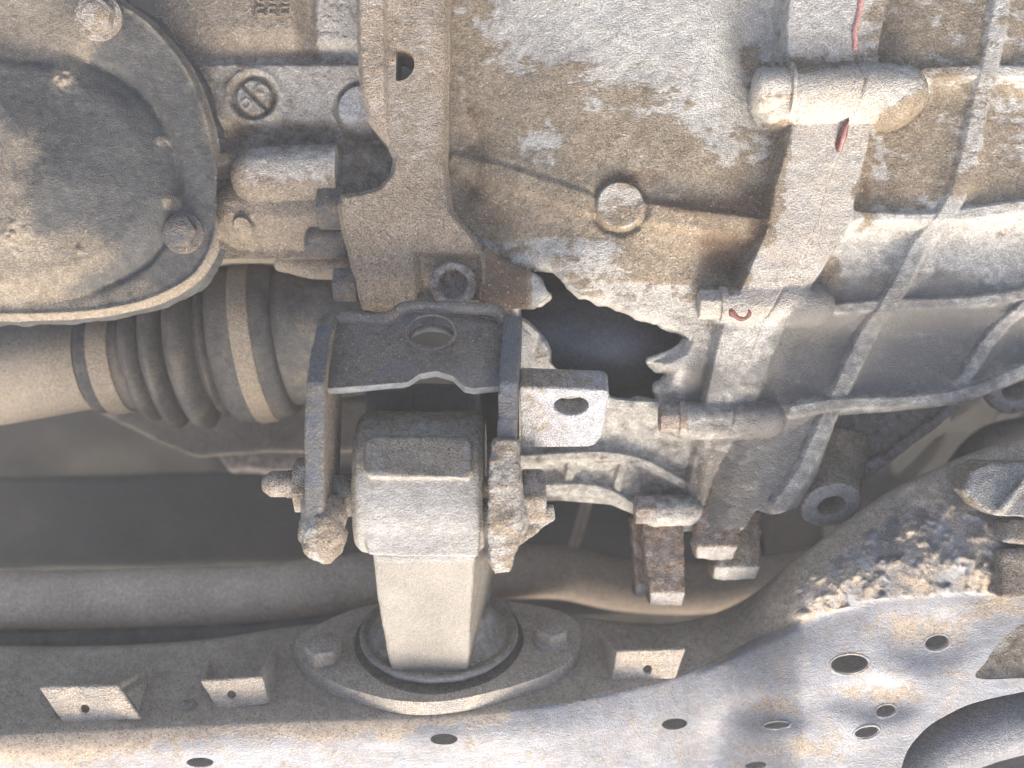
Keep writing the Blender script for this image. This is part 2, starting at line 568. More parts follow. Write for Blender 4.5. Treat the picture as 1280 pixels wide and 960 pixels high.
M['clamp'] = grimy('dusty_band', (.19, .158, .118, 1), (.235, .195, .147, 1), amount=-.1, rough=.6, seed=8, grain=.4)
M['shaft'] = grimy('dusty_shaft', (.22, .185, .135, 1), (.26, .22, .165, 1), dirt=(.27, .225, .165, 1), dirt2=(.22, .18, .13, 1), amount=-.05, rough=.8, seed=9, grain=.4, bump=.5, edge=.35)
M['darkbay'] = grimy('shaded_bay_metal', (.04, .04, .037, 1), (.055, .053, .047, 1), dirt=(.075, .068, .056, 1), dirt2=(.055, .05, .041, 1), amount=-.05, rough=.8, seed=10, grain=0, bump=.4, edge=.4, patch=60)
M['beam'] = grimy('dusty_beam', (.50, .395, .285, 1), (.44, .345, .245, 1), dirt=(.52, .42, .305, 1), dirt2=(.45, .355, .25, 1), amount=.0, rough=.85, seed=11, grain=.3, bump=.6, edge=.3, patch=30)
M['cross'] = grimy('primed_crossmember', (.235, .243, .252, 1), (.19, .197, .205, 1), dirt=(.37, .31, .235, 1), dirt2=(.28, .228, .168, 1), amount=.0, rough=.45, metal=.1, pits=.2, bump=.5, skin=.45, seed=12, third=(.35, .305, .24, 1), grease_shade=(.06, .063, .066, 1), patch=12, edge=.10, under=True, streak=((.31, .32, .33, 1), 1.1, 25, 3.0, .5))
M['plate'] = grimy('dusty_mount_plate', (.30, .28, .25, 1), (.24, .22, .19, 1), dirt=(.44, .375, .29, 1), dirt2=(.36, .30, .225, 1), amount=.0, rough=.8, seed=13, grain=.5, edge=.2)
M['bolt'] = grimy('dusty_bolt', (.34, .32, .29, 1), (.24, .22, .19, 1), dirt=(.24, .195, .14, 1), dirt2=(.16, .125, .085, 1), amount=-.02, metal=.3, rough=.5, seed=14, patch=6, edge=.15)
M['darkbolt'] = grimy('black_bolt', (.07, .075, .08, 1), (.12, .12, .12, 1), dirt=(.2, .165, .12, 1), dirt2=(.13, .1, .07, 1), amount=-.06, metal=.3, rough=.45, seed=15, patch=6, edge=.15)
M['rust'] = grimy('rusty_casting', (.40, .38, .35, 1), (.30, .27, .235, 1), dirt=(.26, .185, .13, 1), dirt2=(.16, .112, .08, 1), amount=-.02, rough=.7, seed=16, patch=9, edge=.16, bump=1.5)
M['mud'] = grimy('dried_mud', (.34, .33, .295, 1), (.44, .42, .375, 1), dirt=(.27, .225, .17, 1), dirt2=(.20, .162, .12, 1), amount=.02, rough=.9, seed=17, patch=10, bump=1.6)
M['hole'] = grimy('dark_steel_inside', (.075, .09, .11, 1), (.09, .105, .125, 1), dirt=(.03, .03, .03, 1), dirt2=(.02, .02, .02, 1), amount=-.6, metal=.5, rough=.42, seed=18, grain=0, bump=.15, pits=0)
M['cavity'] = grimy('oily_and_shade_black', (.025, .027, .03, 1), (.03, .032, .034, 1), dirt=(.03, .03, .03, 1), dirt2=(.024, .023, .022, 1), amount=-.4, rough=.9, seed=19, grain=0, bump=.3, pits=0)  # also blackens parts that stand in for shade
M['grommet'] = grimy('black_rubber_rim', (.03, .031, .034, 1), (.045, .046, .05, 1), dirt=(.24, .20, .15, 1), dirt2=(.17, .14, .1, 1), amount=.0, rough=.6, seed=20, grain=.3, bump=.5, edge=.3)
M['sealant'] = grimy('red_sealant', (.40, .19, .155, 1), (.46, .26, .22, 1), amount=-.45, rough=.45, seed=21, grain=0, bump=.4)
M['darkseal'] = grimy('wet_dark_sealant', (.10, .03, .025, 1), (.16, .06, .05, 1), amount=-.5, rough=.25, seed=22, grain=0, bump=.3)
M['pale'] = grimy('galvanised_tab', (.36, .365, .37, 1), (.29, .295, .3, 1), dirt=(.30, .25, .18, 1), dirt2=(.2, .16, .11, 1), amount=-.14, metal=.2, rough=.5, seed=23, patch=8, edge=.14)
M['arm'] = grimy('grey_control_arm', (.15, .155, .16, 1), (.19, .195, .2, 1), amount=-.3, metal=.1, rough=.5, seed=24, grain=.2, bump=.4)

# ================================================================== SETTING: the dark bay behind
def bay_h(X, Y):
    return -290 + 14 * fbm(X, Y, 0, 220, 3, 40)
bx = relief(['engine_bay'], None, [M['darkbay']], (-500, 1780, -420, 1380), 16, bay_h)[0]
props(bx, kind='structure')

# ================================================================== GEARBOX
GB = thing('gearbox', 'pale dirt-streaked cast aluminium gearbox housing with a jagged hole broken through it', 'gearbox', W(900, 300, -40))

SEAM = [(1077, -60), (1075, 0), (1068, 60), (1074, 105), (1055, 180), (1035, 230), (1017, 290), (980, 360), (955, 400), (930, 470), (916, 510), (903, 560), (886, 615), (872, 665)]
ZB_Y = ([-60, 0, 300, 400, 500, 600, 660], [30, 30, 27, 21, 10, -4, -10])
def zband(py): return float(np.interp(py, *ZB_Y))
SEAMQ = [q(x, y, zband(y)) for x, y in SEAM]
_sy = np.array([p[1] for p in SEAMQ]); _sx = np.array([p[0] for p in SEAMQ])
def seam_x(Y): return np.interp(Y, _sy, _sx)

RIBS = [  # points, half width px, height mm
    ([(1252, -60), (1235, 30), (1213, 140), (1191, 230), (1172, 272), (1140, 318), (1101, 387), (1068, 447), (1041, 502), (1020, 548), (1000, 592), (972, 630)], 13, 6.5, 4),
    ([(1300, 352), (1245, 412), (1217, 450), (1188, 488)], 10, 5, 0),
    ([(1150, 97), (1210, 94), (1310, 96)], 10, 5, 10),
    ([(1060, 274), (1150, 277), (1200, 270), (1310, 256)], 10, 5.5, 8),
    ([(1040, 388), (1110, 382), (1200, 380), (1310, 362)], 9, 5, 0),
    ([(985, 512), (1040, 504), (1110, 502), (1182, 494), (1250, 470), (1320, 440)], 10, 8, -4),
    ([(572, 203), (650, 228), (742, 262)], 14, 4, 12),
    ([(800, 270), (870, 280), (965, 290)], 16, 7, 12),
    ([(630, 575), (740, 567), (800, 577), (852, 605)], 8, 7, -22),
    ([(713, 575), (708, 614)], 7, 5, -24),
    ([(776, 580), (768, 614)], 7, 5, -24),
    ([(640, 613), (740, 610), (800, 640)], 10, 7, -24),
]
RIBQ = [(curve([q(x, y, z) for x, y in pts], 4), w, h) for pts, w, h, z in RIBS]
BOSS = [  # p0, p1 px, radius mm, centre z mm
    ((985, 113), (1130, 110), 15.5, 24),
    ((915, 382), (1022, 380), 11.0, 14),
    ((858, 527), (962, 524), 10.0, 4),
    ((820, 642), (862, 640), 8.0, -8),
]
BOSSQ = [(q(*a, z + r * .7), q(*b, z + r * .7), r, z) for a, b, r, z in BOSS]
PIN = q(775, 257, 24)

def gear_base(X, Y):
    drop = 24 * np.clip((Y - 180) / 330, 0, 2) ** 1.7
    bell = 8 + 15 * ss(560, 760, X) - 11 * ss(855, 955, X) * (1 - .5 * ss(150, 260, Y)) - drop
    case = 13 - 9 * ss(150, 520, Y)
    d = X - seam_x(Y)
    return bell, case, d

def ribs_h(X, Y):
    A = np.zeros_like(X)
    for pts, w, h in RIBQ:
        e = dline(X, Y, pts)
        A = np.maximum(A, h * (.55 * (1 - ss(w * .55, w * 1.2, e)) + .45 * (1 - ss(w * .7, w * 2.8, e))))
    return A

def boss_h(X, Y, i):
    a, b, r, z = BOSSQ[i]
    e = dseg(X, Y, a, b) * KMM
    return np.where(e < r, z + np.sqrt(np.maximum(r * r - e * e, 0)), -200)

def gear_h(X, Y):
    bell, case, d = gear_base(X, Y)
    h = bell + (case - bell) * ss(-30, 30, d)
    # stepped panels of the gear case: each falls back towards the rib below it
    cw = ss(30, 60, d)
    for y0, y1, dep in ((-60, 95, 2), (105, 268, 3.0), (280, 380, 5), (392, 500, 6)):
        u = np.clip((Y - y0) / (y1 - y0), 0, 1)
        h = h - cw * dep * np.where((Y > y0) & (Y < y1), (.5 - .5 * np.cos(2 * math.pi * u ** .55)), 0)
    # broad bell housing relief
    h = h - 9 * gauss(X, Y, q(905, 328, 5), 30, 34) - 7 * gauss(X, Y, q(583, 236, 10), 15, 14) - 5 * gauss(X, Y, q(590, 178, 10), 18, 22)
    h = h - 6 * gauss(X, Y, q(935, 55, 12), 22, 60) - 5 * gauss(X, Y, q(930, 225, 12), 26, 30)
    h = h + 9 * gauss(X, Y, q(735, 330, -2), 70, 40) * .6
    # casting below the broken opening
    low = ss(505, 575, Y) * (1 - ss(830, 880, X))
    h = h - 3 * low
    a, b = q(690, 535, -20), q(850, 540, -20)
    e = dseg(X, Y, a, b) * KMM
    h = smax(h, np.where(e < 19, -38 + np.sqrt(np.maximum(361 - e * e, 0)), -200), 4)
    h = h + ribs_h(X, Y)
    # raised joint band
    wl = np.interp(Y, [0, 60, 150, 280, 370, 450, 560, 650], [88, 86, 74, 62, 54, 46, 32, 22])
    wr = np.interp(Y, [0, 150, 280, 360, 450, 600], [38, 28, 44, 36, 30, 26])
    p = ss(-wl - 6, -wl + 5, d) * (1 - ss(wr - 5, wr + 7, d))
    zb = np.interp(Y, *ZB_Y) - 1.5 * ss(0, 4, d)
    h = h * (1 - p) + np.maximum(zb, h) * p
    h = h - 7 * gauss(X, Y, q(870, 572, -5), 7, 40)
    for i in range(len(BOSSQ)):
        h = smax(h, boss_h(X, Y, i), 3.0)
    h = h - 1.3 * np.exp(-(d / 1.6) ** 2) * ss(0, 20, Y)
    # round pin face
    e = np.hypot(X - PIN[0], Y - PIN[1])
    h = h - 3 * np.exp(-((e - 32) / 4) ** 2)
    h = np.where(e < 31, np.maximum(h, 27 - 10 * ss(27, 31.5, e)), h)
    # uneven cast skin and dirt clumps
    h = h + .9 * fbm(X, Y, 0, 60, 3, 1) + .35 * fbm(X, Y, 0, 9, 3, 2)
    D = gear_dirt_r(X, Y)
    h = h + .8 * np.clip(D, 0, .5) * (1 + 1.4 * fbm(X, Y, 0, 5, 2, 3))
    # edge of the break bent inwards, irregular
    e = dpoly(X, Y, HOLEQ)
    h = h - 2.2 * np.exp(-(np.maximum(e, 0) / 6) ** 2) * (.5 + fbm(X, Y, 0, 14, 2, 9))
    fl = gauss(X, Y, q(845, 462, -5), 26, 34)
    h = h + 7 * fl * ss(0, 12, e)
    fr = gauss(X, Y, q(668, 430, -5), 14, 40)
    h = h - 2 * fr
    return h

HOLE = [(665, 340), (690, 341), (705, 355), (713, 366), (722, 375), (740, 377), (752, 381), (765, 387), (780, 394), (795, 399), (820, 404), (842, 415), (855, 424),
        (847, 434), (835, 441), (820, 446), (809, 449), (810, 456), (820, 464), (829, 468), (826, 477), (819, 482), (821, 500), (790, 499), (764, 495), (740, 480), (707, 467),
        (697, 460), (689, 452), (689, 440), (675, 415), (662, 404), (650, 397), (651, 385), (664, 384), (676, 385), (684, 377), (690, 370), (682, 366), (674, 352)]
HOLEQ = Q(HOLE, -4)
OUT = [(540, -70), (1350, -70), (1350, 425), (1284, 468), (1182, 505), (1100, 514), (1034, 518), (1013, 585), (988, 630), (955, 639), (938, 634), (925, 655), (865, 664),
       (815, 661), (795, 641), (760, 627), (700, 623), (650, 625), (648, 430), (600, 392), (540, 380)]
OUTQ = [q(x, y, -34 if (y > 600 and x < 830) else -10) for x, y in OUT]

def gear_dirt_r(X, Y):
    """how much sandy dirt sticks where"""
    r = np.full(np.shape(X), -.10)
    n = fbm(X, Y, 0, 70, 3, 21)
    # heavily soiled belt between the clean top and the round pin
    belt = ss(575, 600, X + 25 * n) * (1 - ss(930, 975, X)) * ss(30 + 0 * X, 170 + 0 * X, Y - .33 * (X - 640) * 0 - 95 * ss(700, 950, X) + 40 * n) * (1 - ss(270, 310, Y + 20 * n - .12 * (X - 640)))
    r = r + .27 * belt
    r = r + .24 * (1 - ss(575, 660, X + 30 * n)) * (1 - ss(290, 320, Y))
    r = r - .13 * gauss(X, Y, q(790, 40, 20), 170, 60) - .30 * gauss(X, Y, q(672, 178, 15), 32, 18) - .2 * gauss(X, Y, q(895, 130, 15), 40, 70)
    r = r + .07 * gauss(X, Y, q(735, 335, 0), 110, 60) + .20 * gauss(X, Y, q(805, 340, 0), 55, 34) + .40 * gauss(X, Y, q(895, 330, 5), 36, 40)
    r = r + .16 * ss(1085, 1110, X) * (1 - ss(255, 285, Y))
    r = r + .30 * gauss(X, Y, q(1130, 150, 15), 40, 26) + .3 * gauss(X, Y, q(1090, 240, 15), 70, 16) + .22 * gauss(X, Y, q(1110, 50, 15), 40, 40) + .25 * gauss(X, Y, q(1240, 230, 10), 60, 18)
    r = r + .5 * gauss(X, Y, q(990, 492, 8), 34, 20) + .35 * gauss(X, Y, q(1045, 360, 12), 14, 34)
    r = r + .42 * gauss(X, Y, q(1050, 78, 40), 60, 12) + .3 * gauss(X, Y, q(945, 70, 25), 18, 30) + .4 * gauss(X, Y, q(972, 205, 15), 10, 50)
    r = r + .45 * gauss(X, Y, q(880, 262, 12), 60, 12) + .35 * gauss(X, Y, q(950, 250, 15), 22, 26) + .25 * gauss(X, Y, q(790, 222, 20), 40, 10)
    r = r + .42 * gauss(X, Y, q(950, 285, 15), 14, 30) + .38 * gauss(X, Y, q(925, 350, 12), 16, 26) + .4 * gauss(X, Y, q(1040, 345, 15), 12, 40) + .35 * gauss(X, Y, q(1085, 215, 15), 9, 60)
    r = r + .30 * gauss(X, Y, q(905, 610, -5), 40, 40) + .3 * gauss(X, Y, q(610, 360, 5), 50, 30)
    dd = X - seam_x(Y)
    r = r - .1 * ss(2, 5, ribs_h(X, Y)) * ss(60, 90, dd)
    r = r - .26 * ss(-66, -50, dd) * (1 - ss(26, 40, dd)) * ss(85, 110, Y) * (1 - ss(390, 470, Y)) - .2 * gauss(X, Y, q(1120, 112, 30), 36, 26)
    r = r - .12 * ss(280, 340, Y) * ss(930, 1000, X) - .22 * (np.hypot(X - PIN[0], Y - PIN[1]) < 28)
    return r

def gear_dirt_shade(X, Y, H, N):
    r = gear_dirt_r(X, Y)
    d = X - seam_x(Y)
    g = np.full(X.shape, -.4)
    g += .75 * gauss(X, Y, q(1140, 330, 0), 120, 90) * 0
    g += .55 * gauss(X, Y, q(880, 300, 5), 40, 22) + .75 * gauss(X, Y, q(905, 412, 5), 22, 14) + .5 * gauss(X, Y, q(583, 236, 10), 18, 16)
    g += .5 * gauss(X, Y, q(1225, 252, 5), 60, 12) + .55 * gauss(X, Y, q(1000, 92, 40), 26, 10) + .45 * gauss(X, Y, q(860, 470, -5), 30, 36) + .35 * gauss(X, Y, q(640, 350, 0), 26, 30)
    g += .9 * ss(470, 520, Y) * (1 - ss(830, 870, X)) + (1.25 - .25 * ss(2, 5, ribs_h(X, Y))) * ss(285, 400, Y) * ss(-10, 40, d)  # lower parts: oily grey film doubling as painted shade, this line and next
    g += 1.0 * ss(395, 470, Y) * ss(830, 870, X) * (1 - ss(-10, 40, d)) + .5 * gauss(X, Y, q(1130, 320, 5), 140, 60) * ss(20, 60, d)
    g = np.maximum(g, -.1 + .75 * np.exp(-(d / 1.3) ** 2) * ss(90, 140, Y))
    b = np.full(X.shape, -.5)
    wl = np.interp(Y, [0, 60, 150, 280, 370, 450], [80, 80, 72, 60, 54, 40])
    b += 1.1 * ss(-wl - 8, -wl + 14, d) * (1 - ss(30, 55, d)) * (1 - ss(380, 470, Y)) * ss(40, 100, Y)
    for i in (0, 1):
        a, c, rr, z = BOSSQ[i]
        b = np.maximum(b, .6 - dseg(X, Y, a, c) / 30)
    b = np.where(np.hypot(X - PIN[0], Y - PIN[1]) < 30, .6, b)
    return r, g, b

def gear_part(X, Y):
    ids = np.zeros(X.shape, int)
    for k, (pts, w, h) in enumerate(RIBQ):
        ids = np.where(dline(X, Y, pts) < w * 1.15, 1 + k, ids)
    d = X - seam_x(Y)
    wl = np.interp(Y, [0, 60, 150, 280, 370, 450, 560, 650], [88, 86, 74, 62, 54, 46, 32, 22])
    wr = np.interp(Y, [0, 150, 280, 360, 450, 600], [38, 28, 44, 36, 30, 26])
    n0 = 1 + len(RIBQ)
    ids = np.where((d > -wl) & (d < wr), n0, ids)
    for i, (a, b, r, z) in enumerate(BOSSQ):
        ids = np.where(dseg(X, Y, a, b) * KMM < r * .97, n0 + 1 + i, ids)
    ids = np.where(np.hypot(X - PIN[0], Y - PIN[1]) < 31, n0 + 5, ids)
    return ids

gnames = ['housing_shell'] + ['rib'] * len(RIBQ) + ['joint_flange'] + ['bolt_boss'] * 4 + ['pin_boss']
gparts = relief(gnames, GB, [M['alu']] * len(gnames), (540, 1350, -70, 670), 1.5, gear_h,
                [(lambda X, Y: -dpoly(X, Y, OUTQ), 45), (lambda X, Y: dpoly(X, Y, HOLEQ) + .6 * fbm(X, Y, 0, 15, 2, 33) - 3.0, 7.5)], gear_dirt_shade, gear_part)

# what is behind the break: a closed oily chamber with a bright-edged drum
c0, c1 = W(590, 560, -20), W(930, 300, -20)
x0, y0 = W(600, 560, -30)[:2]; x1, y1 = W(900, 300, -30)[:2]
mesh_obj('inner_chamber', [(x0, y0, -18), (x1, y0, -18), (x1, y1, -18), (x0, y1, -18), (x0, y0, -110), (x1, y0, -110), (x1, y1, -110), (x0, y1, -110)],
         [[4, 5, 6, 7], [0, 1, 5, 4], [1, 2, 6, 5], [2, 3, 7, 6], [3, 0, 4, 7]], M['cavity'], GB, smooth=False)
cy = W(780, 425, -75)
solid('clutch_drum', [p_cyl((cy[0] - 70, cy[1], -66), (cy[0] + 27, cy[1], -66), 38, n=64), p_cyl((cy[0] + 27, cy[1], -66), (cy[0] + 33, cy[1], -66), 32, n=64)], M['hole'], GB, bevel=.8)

cast('curled_lip', [p_tube(curve([W(858, 424, 2), W(848, 436, 4), W(835, 443, 5), W(818, 449, 3), W(808, 452, 0)], 5), [1.2] + [2.2] * 19 + [1.0], 12)], M['alu'], GB, vox=.6, smooth=3, noise=(.5, 4), dirt=lambda V, N: (np.full(len(V), -.2), np.full(len(V), -.5), np.full(len(V), -.6)))
cast('bent_flap', [p_loft([[W(642, 394, 4), W(630, 404, 10), W(630, 404, 6), W(642, 394, 0)], [W(664, 420, 0), W(645, 432, 8), W(645, 432, 4), W(664, 420, -5)], [W(678, 450, -4), W(656, 462, 3), W(656, 462, -1), W(678, 450, -9)], [W(692, 474, -8), W(670, 486, -2), W(670, 486, -6), W(692, 474, -12)]])], M['alu'], GB, vox=.8, smooth=3, noise=(.6, 7), dirt=lambda V, N: (np.full(len(V), -.22), np.full(len(V), -.5), np.full(len(V), .3)))
# bolts through the joint bosses (axis along x)
NB0 = 2 + len(RIBQ)
def joint_bolt(px, py, z, r, L, washer, mat, dirt=None, boss=0):
    p = W(px, py, z)
    a = p - np.array((L / 2, 0, 0)); b = p + np.array((L / 2, 0, 0))
    pr = [p_hex(a, b, r, .35)]
    if washer: pr.append(p_cyl(b - np.array((2.0, 0, 0)), b + np.array((1.6, 0, 0)), washer, n=32))
    return solid('bolt', pr, mat, gparts[NB0 + boss], bevel=1.0, dirt=dirt, noise=(.25, 5))
creamy = lambda V, N: (np.full(len(V), -.1), np.full(len(V), -.6), np.full(len(V), .5))
solid('bolt', [p_cyl(W(948, 113, 30), W(990, 113, 30), 11.5, n=40), p_cyl(W(983, 113, 30), W(989, 113, 30), 14.5, n=40), p_ball(W(949, 113, 30), 4.0, 11.3, 11.3)], M['alu'], gparts[NB0], bevel=1.5, dirt=creamy, noise=(.5, 6))
joint_bolt(888, 381, 18, 8.2, 13, 9.5, M['alu'], creamy, 1)
joint_bolt(838, 523, 8, 8.0, 12, 9.2, M['rust'], None, 2)
joint_bolt(806, 637, -4, 8.5, 11, 0, M['rust'], None, 3)

# sealant squeezed from the joint
sp = [W(x, y, z) for x, y, z in ((1079, -20, 29.5), (1074, 15, 30), (1069, 40, 30.5), (1069, 62, 30))]
cast('sealant_bead', [p_tube(curve(sp, 5), [1.5] * 16, 12)], M['sealant'], gparts[NB0 - 1], vox=.5, smooth=3, noise=(.4, 4))
sp = [W(x, y, z) for x, y, z in ((1061, 147, 31.5), (1056, 160, 29.5), (1051, 175, 28.5), (1047, 190, 28))]
cast('sealant_bead', [p_tube(curve(sp, 5), [.5, .7, .9, 1.2, 1.6, 2.0, 2.2, 2.4, 2.5, 2.5, 2.4, 2.3, 2.2, 2.0, 1.6, 1.0], 12)], M['darkseal'], gparts[NB0 - 1], vox=.5, smooth=2, noise=(.3, 3))
sp = [W(x, y, z) for x, y, z in ((1062, 150, 31.8), (1057, 162, 31), (1053, 176, 30.4), (1050, 188, 29.8))]
cast('sealant_bead', [p_tube(curve(sp, 5), [.3, .4, .5, .6, .8, .9, 1, 1.1, 1.2, 1.2, 1.2, 1.1, 1.1, 1.0, .8, .5], 12)], M['sealant'], gparts[NB0 - 1], vox=.4, smooth=2, noise=(.2, 3))
sp = [W(x, y, z) for x, y, z in ((912, 386, 23.4), (918, 394, 22.8), (929, 398, 22), (936, 392, 23), (934, 386, 23.6))]
cast('sealant_bead', [p_tube(curve(sp, 5), [1.6] * 21, 12), p_ball(W(917, 389, 23), 3.0, 3.6, 1.6)], M['darkseal'], gparts[NB0 - 1], vox=.5, smooth=3, noise=(.3, 3))

# web and eyelet lug hanging below the gear case
webp = [(1022, 512), (1110, 512), (1182, 498), (1215, 488), (1150, 540), (1100, 578), (1075, 592), (1070, 612), (1000, 618), (1000, 580), (1012, 545)]
z = -42
cast('web', [p_prism([W(x, y, z) for x, y in webp], (0, 0, -12)),
             p_tube([W(1215, 486, -30), W(1165, 530, -34), (W(1108, 572, -34)), W(1076, 592, -34)], [3.5, 3.5, 3.5, 5], 12)], M['rust'], GB, vox=1.3, smooth=6, noise=(.8, 12),
     dirt=lambda V, N: (np.full(len(V), -.12), -.1 + .25 * (V[:, 2] < -38), np.full(len(V), -.6)))
nl = np.array((0.06, -.62, .78)); nl /= np.linalg.norm(nl)
lc = W(1040, 633, -12)
cast('eyelet_lug', [p_cyl(lc - nl * 34, lc, 17.5, 17.0, 36), p_tube([W(1040, 545, -44), W(1038, 612, -34)], [20, 17], 20)], M['alu'], GB, vox=1.1, smooth=4, noise=(.6, 8),
     cuts=[p_cyl(lc - nl * 24, lc + nl * 8, 7.2, n=28)], dirt=lambda V, N: (-.2 + .38 * (N @ nl < .7), -.35 + .35 * (N @ nl < .7), np.full(len(V), -.6)))
lc2 = W(1272, 487, -24); nl2 = np.array((.1, -.5, .85)); nl2 /= np.linalg.norm(nl2)
cast('eyelet_lug', [p_cyl(lc2 - nl2 * 30, lc2, 17, n=36), p_tube([W(1240, 455, -40), lc2 - nl2 * 22], [14, 15], 20)], M['alu'], GB, vox=1.2, smooth=4, noise=(.6, 8),
     cuts=[p_cyl(lc2 - nl2 * 22, lc2 + nl2 * 8, 8.5, n=28)], dirt=lambda V, N: (np.full(len(V), -.05), np.full(len(V), -.2), np.full(len(V), -.6)))

# feet below the joint
def foot(name, top, bot, w0, w1, zt, zb, dp, mat, seed, tip=.0):
    """tapering lug from top (px) to bot (px)"""
    A, B = W(*top, zt), W(*bot, zb)
    s0, s1 = KMM * (CAMZ - zt) / CAMZ, KMM * (CAMZ - zb) / CAMZ
    r = []
    for P, w, s, yy in ((A, w0, s0, 0), (A * .5 + B * .5, (w0 + w1) / 2, (s0 + s1) / 2, 0), (B, w1, s1, 0)):
        h = w * s / 2
        r.append([P + np.array((-h, 0, 0)), P + np.array((h, 0, 0)), P + np.array((h, tip, -dp)), P + np.array((-h, tip, -dp))])
    h = w1 * s1 / 2
    r.append([B + np.array((-h * .9, -8, -9)), B + np.array((h * .9, -8, -9)), B + np.array((h * .9, tip - 8, -dp)), B + np.array((-h * .9, tip - 8, -dp))])
    return cast(name, [p_loft(r)], mat, GB, vox=1.1, smooth=3, noise=(.9, 8), fine=(.35, 2.5), seed=seed,
                dirt=lambda V, N: (.08 - .7 * ss(.2, .7, N[:, 1] * -1 + .35 * N[:, 2] - .25) + 0 * N[:, 0], np.full(len(V), -.3), np.full(len(V), -.6)))  # faces turned down are kept pale, painting sunlight on the tips
foot('mounting_foot', (828, 650), (835, 742), 54, 44, -14, -2, 26, M['rust'], 3)
foot('mounting_foot', (800, 648), (806, 732), 22, 22, -30, -22, 18, M['rust'], 4)
foot('mounting_foot', (902, 632), (897, 684), 62, 52, -8, 2, 20, M['rust'], 5)
foot('mounting_foot', (930, 640), (922, 710), 44, 58, -22, -8, 26, M['alu'], 6)
cast('mounting_foot', [p_ball(W(926, 640, -10), 5, 8, 7), p_ball(W(920, 646, -14), 7, 8, 8)], M['alu'], GB, vox=1, noise=(.6, 5))

# bell housing joint flange in front of the engine
FL = [(443, -70), (446, 60), (450, 115), (458, 148), (468, 162), (482, 178), (489, 196), (486, 214), (472, 230), (450, 237), (424, 240), (419, 256), (423, 285), (430, 312), (438, 345), (447, 384),
      (480, 388), (540, 383), (602, 380), (611, 352), (607, 318), (592, 292), (566, 262), (558, 200), (560, 120), (562, -70)]
FLQ = Q(FL, 34)
FH = q(496, 79, 34)
def fl_h(X, Y):
    e = -dpoly(X, Y, FLQ)
    h = 33 + 6 * (1 - ss(489, 494, X - .02 * (Y - 80))) * (1 - ss(110, 200, Y))
    h = h - 9 * ss(250, 400, Y) ** 1.3
    h = h - 6 * (1 - ss(0, 9, e)) ** 2 - 5 * ss(535, 562, X) * (1 - ss(240, 290, Y))
    h = h - 2.5 * gauss(X, Y, q(475, 60, 34), 9, 200) * 0 + 1.2 * fbm(X, Y, 0, 70, 2, 5) + .4 * fbm(X, Y, 0, 7, 3, 6)
    # squared pocket with a tapped hole
    e2 = np.maximum(np.abs(X - q(560, 340, 28)[0]) - 42, np.abs(Y - q(560, 345, 28)[1]) - 30)
    h = h - 6 * (1 - ss(-10, 0, e2))
    return h
def fl_keep(X, Y):
    hole = np.maximum(20.5 - np.hypot(X - FH[0], Y - FH[1]), -(X - q(494, 79, 36)[0]))
    return np.minimum(-dpoly(X, Y, FLQ) + .5 * fbm(X, Y, 0, 12, 2, 8), -np.minimum(20.5 - np.hypot(X - FH[0], Y - FH[1]), X - q(494, 79, 36)[0]))
def fl_dirt(X, Y, H, N):
    r = .02 + .22 * ss(150, 330, Y) - .15 * gauss(X, Y, q(520, 150, 30), 30, 60) + .2 * ss(545, 560, X)
    g = -.5 + .5 * gauss(X, Y, q(560, 318, 30), 40, 12) + .5 * gauss(X, Y, q(605, 350, 30), 14, 30) + .35 * gauss(X, Y, q(580, 235, 30), 20, 18)
    b = -.6 + .7 * gauss(X, Y, q(548, 355, 25), 40, 20)
    return r, g, b
relief(['bell_flange'], GB, [M['flange']], (405, 620, -70, 400), 1.5, fl_h, [(fl_keep, 34)], fl_dirt)
sc_ = W(566, 354, 30)
cast('tapped_hole', [p_cyl(sc_ + np.array((0, 0, -10)), sc_ + np.array((0, -1, 3)), 11.5, n=36)], M['rust'], GB, vox=.8, smooth=3, noise=(.8, 4),
     cuts=[p_cyl(sc_ + np.array((0, 0, -6)), sc_ + np.array((0, -1.5, 8)), 7.5, n=28)])
cast('broken_rim', [p_loft([[W(604, 305, 24), W(622, 322, 18), W(622, 322, 12), W(604, 305, 12)], [W(600, 345, 26), W(668, 342, 14), W(668, 342, 9), W(600, 345, 14)],
                            [W(604, 372, 27), W(688, 368, 12), W(688, 368, 7), W(604, 372, 16)], [W(606, 384, 24), W(668, 386, 14), W(668, 386, 8), W(606, 384, 14)]])], M['alu'], GB, vox=.9, smooth=4, noise=(.8, 9),
     dirt=lambda V, N: (.46 - 1.0 * ss(0, 9, V[:, 0] - W(655, 0, 14)[0]), np.full(len(V), -.3), np.full(len(V), -.6)))

